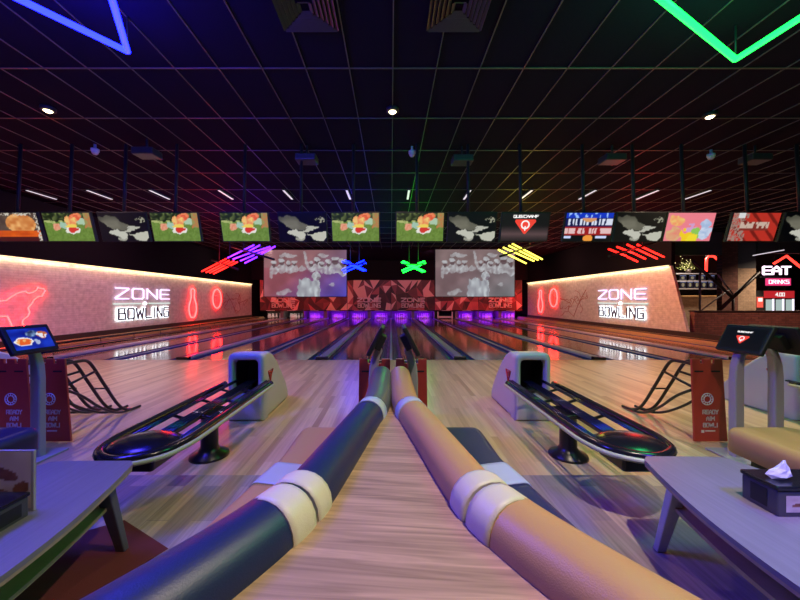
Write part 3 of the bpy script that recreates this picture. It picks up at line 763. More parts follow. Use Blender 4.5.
TV = [(16, pic_orange, 'hanging television at the left edge with an orange picture'),
      (68.5, pic_food, 'hanging television with a food picture, leftmost of the green pictures'),
      (123.5, pic_moth, 'hanging television with a grey shape on black, leftmost of its kind'),
      (175.5, pic_food, 'hanging television with a food picture, second green picture from the left'),
      (245, pic_food, 'hanging television with a food picture, above the purple tube light'),
      (302.5, pic_moth, 'hanging television with a grey shape on black, above the pink projection screen'),
      (355.5, pic_food, 'hanging television with a food picture, above the blue cross light'),
      (420, pic_food, 'hanging television with a food picture, rightmost of the green pictures'),
      (472, pic_moth, 'hanging television with a grey shape on black, above the greyish projection screen'),
      (525, pic_dark, 'hanging television with a red triangle logo on dark grey'),
      (588.5, pic_score, 'hanging television with a blue and red score table'),
      (639.5, pic_moth, 'hanging television with a grey shape on black, beside the blue score table'),
      (689.5, pic_pink, 'hanging television with a bright pink picture'),
      (754, pic_red, 'hanging television with a red striped picture'),
      (807, pic_moth, 'hanging television with a grey shape on black, at the right edge')]
for px, fn, lb in TV:
    tv(px, fn, lb, q_logo if fn is pic_dark else None)

# ---------------------------------------------------------------- ceiling fittings
def neon_triangle(vz, ax, ay, bx_, by_, L, m, label, colour, pw):
    z = 4.12; v = atz(*vz, z); a, b = atz(ax, ay, z), atz(bx_, by_, z)
    da, db = (a - v).normalized(), (b - v).normalized()
    t = thing('neon_triangle', label, 'neon light', v)
    A, B = v + da * L, v + db * L
    MB().tube([v, A], .03, 8).build('neon_tube', m, t); MB().tube([v, B], .03, 8).build('neon_tube', m, t)
    if (A - B).length > .2: MB().tube([A, B], .03, 8).build('neon_tube', m, t)
    for p in (v, A, B): MB().tube([p, (p.x, p.y, CEIL)], .01, 6).build('hanging_wire', m_black, t)
    c = (v + A + B) / 3
    lamp('POINT', 'neon_or_fill_light', (c.x, c.y, z - .08), pw, colour, .5)
neon_triangle((127.5, 52), 20, 0, 112, 0, 2.6, g_blue, 'large blue neon triangle hanging at the upper left', (.07, .045, 1), 620)
neon_triangle((735.5, 60), 662, 0, 800, 18.5, 2.6, g_green, 'large green neon triangle hanging at the upper right', (.05, 1, .3), 150)
def downlight(p, label):
    t = thing('ceiling_downlight', label, 'downlight', (p.x, p.y, CEIL), 'warm downlights in the black ceiling')
    MB().lathe([(.10, CEIL - .002), (.10, CEIL - .05), (.075, CEIL - .055), (.07, CEIL - .03)], (p.x, p.y, 0), 16).build('housing', m_black, t)
    MB().lathe([(.001, CEIL - .085), (.04, CEIL - .075), (.062, CEIL - .056)], (p.x, p.y, 0), 12).build('bulb', g_down, t)
downlight(atz(48, 113, 4.42), 'glowing downlight in the ceiling left of centre, near the blue neon')
downlight(atz(392.5, 114, 4.42), 'glowing downlight in the middle of the ceiling')
downlight(atz(710, 119, 4.42), 'glowing downlight in the ceiling under the green neon')
for (px, py), lb in (((95, 152), 'small white ceiling camera on the left, beyond the left downlight'), ((412, 154), 'small white ceiling camera in the middle, beyond the middle downlight'), ((711, 157), 'small white ceiling camera on the right, beyond the right downlight')):
    p = atz(px, py, 4.36)
    t = thing('ceiling_camera', lb, 'security camera', (p.x, p.y, CEIL), 'white ceiling cameras')
    MB().lathe([(.025, CEIL), (.025, p.z + .05), (.07, p.z + .05), (.07, p.z)], (p.x, p.y, 0), 12).build('mount', m_hood, t)
    MB().ball((p.x, p.y, p.z - .01), .06).build('dome', m_hood, t)
for px, py, lb in ((147, 154, 'leftmost of the black ceiling projectors'), (307, 160, 'second black ceiling projector from the left'), (462, 161, 'black ceiling projector just right of the middle'), (612, 160, 'second black ceiling projector from the right'), (755, 160, 'rightmost of the black ceiling projectors')):
    p = atz(px, py, 4.22)
    t = thing('ceiling_projector', lb, 'projector', (p.x, p.y, CEIL), 'black ceiling projectors')
    box(p.x - .2, p.x + .2, p.y - .15, p.y + .15, p.z - .06, p.z + .07).build('body', mat('projector_case', (.03, .03, .033), .4, bump=.05), t, .02)
    MB().tube([(p.x + .13, p.y + .15, p.z), (p.x + .13, p.y + .2, p.z)], .045, 12).build('lens', m_gloss, t)
    MB().tube([(p.x, p.y, p.z + .07), (p.x, p.y, CEIL)], .02).build('ceiling_mount', m_black, t)
for i, (px, lb) in enumerate(((42, 'leftmost'), (100, 'second from left'), (160, 'third from left'), (226, 'fourth from left'), (288, 'fifth from left'), (348.5, 'sixth from left, left of the middle'), (408.3, 'sixth from right, right of the middle'), (467, 'fifth from right'), (526, 'fourth from right'), (587, 'third from right'), (647, 'second from right'), (697, 'rightmost'))):
    p = atz(px, 195, 4.46)
    t = thing('linear_ceiling_lamp', 'short white strip lamp in the ceiling row, %s' % lb, 'strip lamp', (p.x, p.y, CEIL), 'strip lamps in a ceiling row')
    box(p.x - .035, p.x + .035, p.y - .42, p.y + .42, 4.45, CEIL).build('housing', m_black, t)
    box(p.x - .028, p.x + .028, p.y - .41, p.y + .41, 4.438, 4.449).build('diffuser', g_tubewhite, t)
for px, lb in ((305, 'square louvred air vent in the ceiling, left of the middle'), (459, 'square louvred air vent in the ceiling, right of the middle')):
    p = atz(px, 6, CEIL)
    t = thing('ceiling_vent', lb, 'air vent', (p.x, p.y, CEIL), 'louvred ceiling vents')
    m_v = mat('vent_metal', (.035, .03, .04), .45, .3, bump=.03)
    for k in range(6):
        a = .29 - k * .046; mb = MB()
        for s in (-1, 1):
            mb.obox((p.x + s * a, p.y, CEIL - .025), (0, 1, 0), (s * .8, 0, -.4), (1, 0, .8), a, .018, .003)
            mb.obox((p.x, p.y + s * a, CEIL - .025), (1, 0, 0), (0, s * .8, -.4), (0, 1, .8), a, .018, .003)
        mb.build('louvre', m_v, t)

# ---------------------------------------------------------------- ball returns
def ball_return(cx, s, hood_lab, group='ball returns between the lanes'):
    """s = +1: the return left of the seats (rack trim towards +x); s = -1 its mirror image"""
    t = thing('ball_return', hood_lab, 'ball return', (cx, 3.9, 0), group)
    X = lambda a: cx + s * a
    def xb(mb, a, b, *r): lo, hi = sorted((X(a), X(b))); mb.box(lo, hi, *r); return mb
    hc = -.03; hw = .21
    a, b = sorted((X(hc - hw), X(hc + hw)))
    side = [(4.06, 0), (4.06, .775), (4.14, .80), (4.24, .795), (4.36, .745), (4.52, .63), (4.72, .44), (4.9, .25), (4.99, .1), (5.0, 0)]
    hood = MB().prism(side, 'x', a, b, open_edges=(0,)).build('hood', m_hood, t, .035, 4)
    # front frame with the ball opening
    fr = MB(); ix0, ix1, iz0, iz1 = a + .06, b - .06, .30, .725
    def loop_(x0, x1, z0, z1, rb, rt, y):
        out = []
        for cx_, cz_, r_, a0 in ((x1 - rb, z0 + rb, rb, -90), (x1 - rt, z1 - rt, rt, 0), (x0 + rt, z1 - rt, rt, 90), (x0 + rb, z0 + rb, rb, 180)):
            for k in range(6):
                g = R(a0 + 90 * k / 5); out.append(fr.bm.verts.new((cx_ + r_ * cos(g), y, cz_ + r_ * sin(g))))
        return out
    LA = [loop_(a - .006, b + .006, .0, .808, .01, .075, 4.15), loop_(a - .006, b + .006, .0, .808, .01, .075, 4.035), loop_(a + .008, b - .008, .01, .794, .01, .07, 4.008), loop_(a + .03, b - .03, .03, .77, .01, .06, 4.0),
          loop_(ix0 - .012, ix1 + .012, iz0 - .012, iz1 + .012, .03, .05, 4.0), loop_(ix0, ix1, iz0, iz1, .025, .045, 4.012), loop_(ix0, ix1, iz0, iz1, .025, .045, 4.12)]
    for A_, B_ in zip(LA, LA[1:]):
        for k in range(24): fr.bm.faces.new((A_[k], A_[(k + 1) % 24], B_[(k + 1) % 24], B_[k])).smooth = True
    fr.build('hood_front', m_hood, t)
    lip = MB(); n = 10; pts = [(ix0, .28)] + [(ix0 + (ix1 - ix0) * i / n, .40 - .10 * sin(pi * i / n) ** .6 if 0 < i < n else .42) for i in range(n + 1)] + [(ix1, .28)]
    lip.prism(pts, 'y', 4.01, 4.09).build('ball_cradle', m_hood, t)
    cav = MB().box(ix0, ix1, 4.09, 4.42, .3, .715); cb = cav.bm; cb.faces.ensure_lookup_table()
    f = min(cb.faces, key=lambda q: q.calc_center_median().y); cb.faces.remove(f)
    cav.build('ball_opening', m_black, t)
    # triangle badge on the seat-side flank
    fx = X(hc + hw + .004); n_ = (s, 0, 0); r_ = (0, s, 0)
    bd = MB(); c = Vector((fx, 4.24, .50))
    tri = [c + Vector(r_) * q[0] * .075 + Vector((0, 0, 1)) * q[1] * .09 for q in ((-1, .65), (1, .65), (0, -.8))]
    bd.tube(tri, .012, 6, closed=True); ring(bd, c + Vector((0, 0, .015)), r_, (0, 0, 1), .028, .008, 12)
    bd.build('badge', m_redlogo, t)
    # rack: padded outer rail loop with rounded near end
    z = .455; xo, xi, y0, y1 = -.245, .285, 2.02, 4.05
    loop = catmull([(xo, y1 - .1), (xo, 3.0), (xo, 2.55), (xo + .012, 2.33), (xo + .08, 2.15), (xo + .265, 2.055), (xi - .08, 2.15), (xi - .012, 2.33), (xi, 2.55), (xi, 3.0), (xi, y1 - .08)], 6)
    if s < 0: loop = [(p, q + .045 if q < 2.6 else q) for p, q in loop]
    half = len(loop) // 2
    MB().tube([(X(p), q, z) for p, q in loop], .032, 10, flat=1.1).build('outer_rail', m_gloss, t)
    st = []
    for i in range(half, len(loop)):
        (p, q), (p2, q2) = loop[max(i - 1, 0)], loop[min(i + 1, len(loop) - 1)]; dl = math.hypot(p2 - p, q2 - q) + 1e-9
        st.append((loop[i][0] + (q2 - q) / dl * .035, loop[i][1] - (p2 - p) / dl * .035, z - .012))
    MB().tube([(X(p), q, zz) for p, q, zz in st], .013, 6, flat=1.3).build('edge_trim', mat('pale_edge_trim', (.52, .56, .34), .35, var=.05), t)
    # inner rods: two ball tracks
    for p in (xo + .062, xo + .092, -.025, .005, .035, .065, xi - .092, xi - .062):
        MB().tube([(X(p), 2.28, z + .0), (X(p), 4.08, z + .01)], .010, 8).build('ball_rod', m_rod, t)
    for yy in (2.55, 2.95, 3.4, 3.8):
        MB().tube([(X(xo + .02), yy, z - .02), (X(xo + .14), yy, z - .055), (X(.0), yy, z - .03), (X(.06), yy, z - .03), (X(.17), yy, z - .055), (X(xi - .02), yy, z - .02)], .014, 6).build('cross_bar', m_steel, t)
    cap = MB(); cc = (X(.02), 2.30, z + .008)
    cap.lathe([(.232, -.03), (.232, .0), (.21, .018), (.16, .036), (.10, .046), (.05, .05), (.002, .051)], cc, 28, 1.0, .86)
    cap.build('end_cover', m_gloss, t)
    un = MB(); un.box(X(.02) - .14, X(.02) + .14, 2.17, 2.45, z - .13, z - .03); un.build('end_housing', m_steel, t, .02)
    pd = MB().lathe([(.17, 0), (.165, .02), (.1, .05), (.075, .09), (.072, .37), (.085, .40)], (X(.02), 3.12, 0), 24)
    pd.build('pedestal', m_steel, t)
    MB().box(X(.02) - .1, X(.02) + .1, 2.98, 3.26, .385, .415).build('pedestal_plate', m_steel, t)
    sp = MB().box(X(.02) - .014, X(.02) + .014, 2.3, 4.05, .40, .425); sp.build('spine', m_steel, t)
ball_return(-1.70, 1, 'grey hooded ball return with black rack, left of the central bench')
ball_return(1.66, -1, 'grey hooded ball return with black rack, right of the central bench')
ball_return(-5.08, 1, 'grey hooded ball return half hidden at the left edge behind the red boards')
ball_return(5.0, -1, 'grey hooded ball return half hidden behind the right console posts')

# ---------------------------------------------------------------- consoles
def console(cx, s, pic, label):
    """touch screen on a curved grey post; s = -1: screen faces -x"""
    t = thing('scoring_console', label, 'scoring console', (cx + s * .16, 3.08, 0), 'scoring consoles at the bench ends')
    X = lambda a: cx + s * a
    post = [(.135, 0), (.225, 0), (.225, .72), (.215, .84), (.19, .93), (.165, .985), (.10, 1.0), (.10, .955), (.12, .93), (.132, .86), (.135, .74)]
    MB().prism([(X(a), b) for a, b in post], 'y', 3.04, 3.11).build('post', m_greyp, t, .015)
    box(min(X(.02), X(.3)), max(X(.02), X(.3)), 2.92, 3.25, .0, .02).build('base_plate', m_greyp, t, .006)
    c = Vector((X(.170), 3.03, 1.095)); u = Vector((-s * .11, 0, .21)).normalized(); n = Vector((s * .21, 0, .11)).normalized(); r = Vector((0, s, 0))
    MB().obox(c - n * .02, r, u, n, .20, .135, .02).build('monitor', m_bezel, t, .012)
    MB().obox(c - n * .065, r, u, n, .09, .07, .03).build('monitor_mount', m_black, t, .01)
    if pic == 'bowl': picture('screen', c + n * .0015, r, u, .33, .2, pic_bowl, m_screen, t, 50, 30)
    else:
        picture('screen', c + n * .0015, r, u, .34, .2, lambda a, b: (.03, .03, .06), m_screen, t, 4, 4)
        if pic == 'logo': q_logo(t, c + n * .002, r, u, n, .055, -.01, .062, .012)
console(.02, -1, None, 'dark scoring console beyond the bench end, screen turned towards the left')
console(.02, 1, None, 'dark scoring console beyond the bench end, screen turned towards the right')
console(3.33, -1, 'logo', 'scoring console with a red triangle on its dark screen, at the right')
console(3.33, 1, None, 'scoring console at the far right with its dark screen turned away')
console(-3.40, 1, 'bowl', 'scoring console with a bright blue picture on its screen, at the left')

# ---------------------------------------------------------------- ball ramps with red boards
def ramp(cx, label, lean=0.):
    t = thing('ball_ramp', label, 'ball ramp', (cx, 3.45, 0), 'red ball ramps beside the consoles')
    y = 3.40; w2 = .155
    pts = [(-w2 - .012, .012), (w2 + .012, .012), (w2, .845), (w2 - .085, .845), (w2 - .085, .80), (w2 - .115, .80), (w2 - .115, .845),
           (-w2 + .115, .845), (-w2 + .115, .80), (-w2 + .085, .80), (-w2 + .085, .845), (-w2, .845)]
    board = MB().prism([(cx + a + lean * (.845 - b), b) for a, b in pts], 'y', y, y + .022).build('board', m_redpan, t, .004, 2)
    r, u, n = (1, 0, 0), (0, 0, 1), (0, -1, 0)
    ex = cx - .02 + lean * .4
    pr = ring(MB(), (ex, y - .001, .44), r, u, .058, .0045, 24)
    ring(pr, (ex, y - .001, .44), r, u, .034, .0045, 20)
    for k in range(12):
        a = 2 * pi * k / 12; pr.obox((ex + .046 * cos(a), y - .001, .44 + .046 * sin(a)), (cos(a), 0, sin(a)), (-sin(a), 0, cos(a)), (0, 1, 0), .009, .003, .002)
    pr.build('emblem', m_print, board)
    for k, wd_ in enumerate(('READY', 'AIM', 'BOWL!')):
        word('lettering', wd_, (cx + .005 + lean * .55, y - .0005, .31 - k * .066), r, u, n, .038, .024, .0085, .001, m_print, board, .35)
    sm = MB(); sm.obox((cx - .045, y - .001, .115), r, u, n, .014, .014, .001); sm.obox((cx + .03, y - .001, .12), r, u, n, .05, .006, .001); sm.build('small_emblem', m_print, board)
    for sx in (-1, 1):
        MB().obox((cx + sx * .085, y - .001, .72), r, u, n, .045, .008, .001).build('slot_marking', m_black, board)
    # tubular track: two upper rails and two lower frame tubes sweeping to the floor
    def curve(keys, N=26):
        out = []; m = len(keys)
        for i in range(m - 1):
            p0, p1, p2, p3 = keys[max(i - 1, 0)], keys[i], keys[i + 1], keys[min(i + 2, m - 1)]
            for k in range(6):
                a = k / 6
                out.append(tuple(.5 * (2 * p1[j] + (p2[j] - p0[j]) * a + (2 * p0[j] - 5 * p1[j] + 4 * p2[j] - p3[j]) * a * a + (3 * p1[j] - p0[j] - 3 * p2[j] + p3[j]) * a ** 3) for j in (0, 1)))
        out.append(keys[-1]); return out
    for sx in (-1, 1):
        up = curve([(y + .02, .775), (y + .22, .78), (y + .36, .74), (y + .54, .47), (y + .74, .17), (y + .88, .05), (y + 1.0, .024), (y + 1.12, .02)])
        MB().tube([(cx + sx * .085, a, b) for a, b in up], .017, 8).build('track_rail', m_steel, t)
        lw = curve([(y + .02, .53), (y + .2, .42), (y + .42, .24), (y + .64, .10), (y + .82, .035), (y + .94, .022), (y + 1.06, .02)])
        MB().tube([(cx + sx * (.135 - .06 * max(0, min(1, (a - y - .3) / .6))), a, b) for a, b in lw], .015, 8).build('frame_tube', m_steel, t)
        MB().tube([(cx + sx * .135, y + .02, .56), (cx + sx * .135, y + .2, .60), (cx + sx * .085, y + .44, .63)], .014, 8).build('side_brace', m_steel, t)
    for yy, zz in ((y + .25, .77), (y + .62, .385), (y + .98, .03)):
        MB().tube([(cx - .085, yy, zz), (cx + .085, yy, zz)], .01, 6).build('cross_tube', m_steel, t)
    MB().tube([(cx - .09, y + .8, .04), (cx + .09, y + .8, .04)], .01, 6).build('cross_tube', m_steel, t)
ramp(-.165, 'red ball ramp board beyond the bench end, left of the pair')
ramp(.205, 'red ball ramp board beyond the bench end, right of the pair')
ramp(3.19, 'red ball ramp with black tube track, beside the right scoring console', .05)
ramp(-3.45, 'red ball ramp with black tube track, right of the left console post', .06)
ramp(-3.84, 'red ball ramp at the left edge, left of the left console post', .06)

# ---------------------------------------------------------------- back-to-back benches
CL = catmull([(-.066, 2.87), (-.070, 2.4), (-.080, 2.05), (-.135, 1.76), (-.20, 1.41), (-.262, 1.09), (-.315, .94), (-.40, .785), (-.53, .585), (-.67, .385)])
def rprof(w0, w1, z0, z1, rad, n=5):
    pts = [(w0, z0), (w1, z0)]
    for i in range(n + 1):
        a = pi / 2 * i / n; pts.append((w1 - rad + rad * cos(a), z1 - rad + rad * sin(a)))
    for i in range(n + 1):
        a = pi / 2 + pi / 2 * i / n; pts.append((w0 + rad + rad * cos(a), z1 - rad + rad * sin(a)))
    return pts
def bench(cx, label, tip_y=2.84, group='padded back-to-back benches'):
    t = thing('double_bench', label, 'bench', (cx, 1.6, 0), group)
    for s, mback, mseat in ((1, m_navy, m_tan), (-1, m_tan, m_navy)):
        path = [(cx + s * x, y) for x, y in CL]
        sg = -s   # outward side of the path normal: path runs towards the camera, left normal = +x for s=+1
        def prof(w0, w1, z0, z1, r): return [(sg * a, b) for a, b in rprof(w0, w1, z0, z1, r)]
        n = len(path)
        def span(a, b): return [p for p in path if a - 1e-6 <= p[1] <= b + 1e-6]
        k = {'front': (2.06, 2.79), 'mid': (1.10, 1.985), 'near': (0, .93)}
        bp = prof(-.075, .095, .46, .884, .08); bn = prof(-.075, .122, .46, .886, .09)
        # tip: rounded by shrinking the last rings
        xt = -.07
        tip = [(cx + s * xt, tip_y + .05), (cx + s * xt, tip_y + .042), (cx + s * xt, tip_y + .02)] + span(1.93, tip_y)
        sc = [.55, .8, .95] + [1.] * (len(tip) - 3)
        MB().sweep(tip, bp, sc).build('backrest', m_pale_tip if s == 1 else mback, t)
        MB().sweep([p for p in path if 1.06 <= p[1] <= 1.94], bp).build('backrest', mback, t)
        MB().sweep([p for p in path if p[1] <= .945], bn).build('backrest', mback, t)
        bb = prof(-.078, .098, .46, .888, .083)
        MB().sweep([p for p in path if 1.83 <= p[1] <= 1.96], bb).build('band', m_pale, t)
        def interp(y):
            for a, b in zip(path, path[1:]):
                if a[1] >= y >= b[1]:
                    f = (a[1] - y) / (a[1] - b[1] + 1e-9); return (a[0] + (b[0] - a[0]) * f, y)
        for y0, y1 in ((1.09, 1.012), (1.004, .918)):
            pp = [interp(y0 + (y1 - y0) * q / 5) for q in range(6)]
            MB().sweep(pp, prof(-.081, .115, .46, .891, .09), [.965, 1, 1, 1, 1, .965]).build('band', m_cream, t)
        # seat, its pale band and the black plinth
        spath = [p for p in path if .86 <= p[1] <= 2.56]
        sp = prof(.09, .63, .285, .462, .06)
        def seg(a, b): return [p for p in spath if a <= p[1] <= b]
        hd = [(spath[0][0], 2.60), (spath[0][0], 2.595), (spath[0][0], 2.575)]
        MB().sweep(hd + seg(1.86, 2.57), sp, [.88, .95, .985] + [1] * len(seg(1.86, 2.57))).build('seat', mseat, t)
        MB().sweep(seg(.86, 1.72), sp).build('seat', mseat, t)
        MB().sweep(seg(1.66, 1.92), prof(.088, .635, .283, .466, .062)).build('seat_band', m_pale, t)
        MB().sweep([p for p in spath if p[1] <= 2.5], prof(.0, .54, .0, .285, .01)).build('plinth', m_black, t)
        MB().sweep([p for p in path if p[1] <= tip_y], prof(-.07, .07, .0, .46, .01)).build('back_support', m_black, t)
    inner = [(cx + x + .04, y) for x, y in CL] 
    left = [(cx + x + .03, y) for x, y in CL if y < tip_y - .1]; right = [(cx - x - .03, y) for x, y in CL if y < tip_y - .1]
    poly = left + [(cx - .68, -.35), (cx + .68, -.35)] + right[::-1]
    MB().prism(poly, 'z', .765, .79).build('ledge_top', m_ledge, t)
    MB().prism([(cx + (p[0] - cx) * .9, p[1]) for p in poly], 'z', 0., .765).build('ledge_core', m_black, t)
m_pale_tip = mat('grey_vinyl', (.10, .105, .125), .4, bump=.12, bscale=260)
bench(.0, 'double bench in the foreground with wood ledge between navy and tan padded backs')
bench(3.28, 'double bench at the right edge with a tan seat end beside the console', 2.5)
bench(-3.40, 'double bench at the left edge with a navy seat end beside the console', 2.5)

# ---------------------------------------------------------------- coffee tables
def table(s, label):
    t = thing('coffee_table', label, 'table', (s * 1.7, 1.1, 0), 'low boat-shaped tables')
    out = catmull([(1.505, 1.93), (1.44, 1.70), (1.375, 1.4), (1.35, 1.1), (1.36, .8), (1.40, .5), (1.48, .22), (1.62, .16), (1.95, .16), (2.06, .25), (2.12, .5), (2.16, .8), (2.17, 1.1), (2.15, 1.4), (2.10, 1.70), (2.02, 1.92), (1.95, 1.965), (1.545, 1.972)], 5)
    if s > 0: out = [(a - .012, b + .055) for a, b in out]
    if s < 0: out = [(a - .025, b) for a, b in out]
    P = [(s * a, b) for a, b in out]
    MB().prism(P, 'z', .478, .50).build('tabletop', m_table, t)
    cx, cy = s * 1.75, 1.1
    MB().prism([(cx + (a - cx) * .995, cy + (b - cy) * .998) for a, b in P], 'z', .462, .478).build('top_edging', m_tedge, t)
    MB().prism([(cx + (a - cx) * .72, cy + (b - cy) * .90) for a, b in P], 'z', .285, .305).build('lower_shelf', m_shelf, t)
    for a, b, da, db in ((1.56, 1.82, -.015, .12), (1.94, 1.82, .015, .12), (1.56, .32, -.015, -.09), (1.94, .32, .015, -.09)):
        mb = MB(); top = Vector((s * a, b, .462)); bot = Vector((s * (a + da), b + db, 0)); d = (bot - top)
        vs = []
        for p, h1, h2 in ((top, .045, .024), (bot, .026, .018)):
            vs.append([mb.bm.verts.new(p + Vector((i * h1 * (1 if True else 1), j * h2, 0))) for i, j in ((-1, -1), (1, -1), (1, 1), (-1, 1))])
        A, B = vs
        for i in range(4): mb.bm.faces.new((A[i], A[(i + 1) % 4], B[(i + 1) % 4], B[i]))
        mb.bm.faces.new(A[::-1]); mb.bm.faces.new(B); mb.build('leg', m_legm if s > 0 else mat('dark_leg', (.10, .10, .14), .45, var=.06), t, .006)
table(-1, 'low boat-shaped table left of the foreground bench, partly under the ball rack end')
table(1, 'low boat-shaped table right of the foreground bench, holding the black tissue box')

# table-top boxes
def pic_leaf(a, b):
    c = mixc((.80, .70, .66), (.90, .84, .80), vn(a * 6, b * 4, 31))
    for cx, cy, rx, ry, ro in ((.3, .45, .22, .12, 30), (.62, .6, .2, .1, -20), (.5, .25, .16, .08, 10), (.85, .35, .14, .1, 50)):
        if ell(a, b, cx, cy, rx, ry, ro): c = mixc((.45, .26, .2), (.6, .38, .3), vn(a * 14, b * 10, 32))
    return c
def tissue(mb, c, seed):
    rnd = random.Random(seed); c = Vector(c); n = 9
    rings = []
    for k, (rr, zz) in enumerate(((.022, 0), (.035, .012), (.030, .03), (.022, .048), (.012, .066), (.004, .08))):
        rings.append([mb.bm.verts.new(c + Vector((rr * (1 + rnd.uniform(-.3, .35)) * 1.25 * cos(2 * pi * j / n) + .006 * k, rr * .7 * (1 + rnd.uniform(-.3, .3)) * sin(2 * pi * j / n), zz + rnd.uniform(-.006, .006)))) for j in range(n)])
    for A, B in zip(rings, rings[1:]):
        for j in range(n): mb.bm.faces.new((A[j], A[(j + 1) % n], B[(j + 1) % n], B[j]))
    mb.bm.faces.new(rings[0][::-1]); mb.bm.faces.new(rings[-1]); return mb
t = thing('tissue_box', 'black tissue box with a photo panel on the right table', 'tissue box', (1.81, 1.53, .5))
box(1.675, 1.955, 1.46, 1.61, .5, .612).build('body', mat('box_dark', (.07, .065, .075), .4, bump=.05), t, .006)
box(1.67, 1.96, 1.455, 1.615, .6125, .632).build('lid', m_gloss, t, .006)
box(1.6735, 1.6745, 1.50, 1.57, .52, .60).build('side_slot', m_black, t)
picture('photo_panel', (1.828, 1.4585, .556), (1, 0, 0), (0, 0, 1), .235, .072, pic_leaf, m_card, t, 40, 14)
tissue(MB(), (1.755, 1.53, .6315), 2).build('tissue', m_tissue, t)
t = thing('tissue_box', 'black tissue box in front of the photo card on the left table', 'tissue box', (-1.72, 1.40, .5))
box(-1.86, -1.58, 1.33, 1.47, .5, .585).build('body', MATS['box_dark'], t, .006)
box(-1.865, -1.575, 1.325, 1.475, .5855, .603).build('lid', m_gloss, t, .006)
box(-1.579, -1.578, 1.36, 1.44, .515, .57).build('side_slot', m_black, t)
tissue(MB(), (-1.70, 1.40, .6025), 4).build('tissue', m_tissue, t)
t = thing('photo_card', 'upright menu card with a brownish photo standing on the left table', 'menu card', (-1.72, 1.505, .5))
box(-1.92, -1.59, 1.50, 1.512, .5, .77).build('card_holder', mat('acrylic_holder', (.42, .38, .44), .3, var=.1), t, .003)
picture('photo_panel', (-1.755, 1.4975, .64), (1, 0, 0), (0, 0, 1), .31, .25, pic_leaf, m_card, t, 40, 34)

# ---------------------------------------------------------------- bumper rails on the left lanes
for i, (x, lb) in enumerate(((-10.0, 'raised black gutter bumper rail nearest the left brick wall'), (-8.62, 'raised black gutter bumper rail, second from the left brick wall'))):
    t = thing('bumper_rail', lb, 'bumper rail', (x, 8.3, 0), 'raised gutter bumper rails')
    MB().tube([(x, 8.25, .13), (x, 25.5, .13)], .024, 8).build('rail', m_gloss, t)
    for k in range(12):
        y = 8.6 + k * 1.5
        MB().tube([(x + .02, y, -.02), (x, y, .12)], .012, 6).build('rail_post', m_steel, t)

# ---------------------------------------------------------------- food area beyond the low wall on the right
struct('wall_low', box(10.81, 24, 12.0, 12.2, 0, 1.02), m_redbrick)
struct('trim_low_wall', box(10.80, 24, 11.97, 12.23, 1.02, 1.06), m_dark)
def pxbox(mb, px0, py0, px1, py1, d, th):
    a, b = at(px0, py0, d), at(px1, py1, d); return mb.box(a.x, b.x, d, d + th, b.z, a.z)
struct('ceiling_soffit', pxbox(MB(), 672, 232, 722, 255.5, 15.2, .15), mat('grey_soffit', (.075, .075, .08), .7, bump=.1))
struct('ceiling_soffit', pxbox(MB(), 738, 232, 832, 254, 15.75, .12), mat('grey_soffit', (.10, .10, .10), .7))
p0, p1 = at(722, 312, 15.4), at(738, 312, 15.4)
struct('pillar', box(p0.x, p1.x, 15.4, 15.65, 0, CEIL), m_redbrick)
p1, p2 = at(738, 312, 15.5), at(756, 312, 15.5)
struct('pillar', box(p1.x + .003, p2.x, 15.5, 15.7, 0, 2.9), m_tanbrick)
struct('pillar', box(p1.x + .003, p2.x, 15.5, 15.7, 2.903, CEIL), MATS['grey_soffit'])
struct('wall_servery', box(10.81, 24, 20.5, 20.6, 0, CEIL), mat('servery_wall', (.10, .065, .05), .7, var=.3, bscale=3))
lamp('SPOT', 'servery_fill', (15.5, 17.2, 4.3), 1500, (1, .8, .6), .1, spot=130, blend=.8)  # this and the next: unseen warm spots added to brighten the servery
lamp('SPOT', 'servery_fill', (17.5, 13.6, 4.3), 1100, (1, .75, .55), .1, spot=130, blend=.8)
lamp('SPOT', 'low_wall_fill', (13.0, 9.2, 4.3), 800, (1, .5, .38), .1, spot=120, blend=.8)  # unseen reddish spot added to light the front of the low wall
t = thing('wall_shelf', 'long dark wall shelf of small picture boards behind the servery counter', 'shelf', at(700, 289, 18.6))
for py in (273.6, 281, 288.8):
    a, b = at(676, py, 18.3), at(732, py + 1, 18.3)
    box(a.x, b.x, 18.3, 18.8, b.z, a.z).build('shelf_board', mat('shelf_metal', (.2, .2, .22), .4, .4, bump=.03), t)
a, b = at(676, 274.8, 18.82), at(732, 300, 18.82)
box(a.x, b.x, 18.82, 18.9, b.z, a.z).build('back_panel', m_wallblk, t)
def pic_board(k):
    def f(a, b):
        c = (.08, .10, .2)
        if ell(a, b, .5, .45, .3, .3): c = mixc((.75, .7, .4), (.5, .45, .5), vn(a * 8 + k, b * 8, 41))
        if b > .82: c = (.5, .55, .75)
        return c
    return f
names = ['first', 'second', 'third', 'fourth', 'fifth', 'sixth', 'seventh']
for k in range(7):
    px = 680 + k * 7.0; c = at(px + 3, 285, 18.5)
    t = thing('picture_board', 'small lit picture board on the lower servery shelf, %s from the left' % names[k], 'picture board', c, 'picture boards on the servery shelf')
    h = c.z - at(px, 288.7, 18.5).z
    box(c.x - .17, c.x + .17, 18.5, 18.53, c.z - h, c.z + .2).build('board', m_black, t)
    picture('board_picture', (c.x, 18.498, c.z), (1, 0, 0), (0, 0, 1), .30, .34, pic_board(k), m_screend, t, 10, 10)
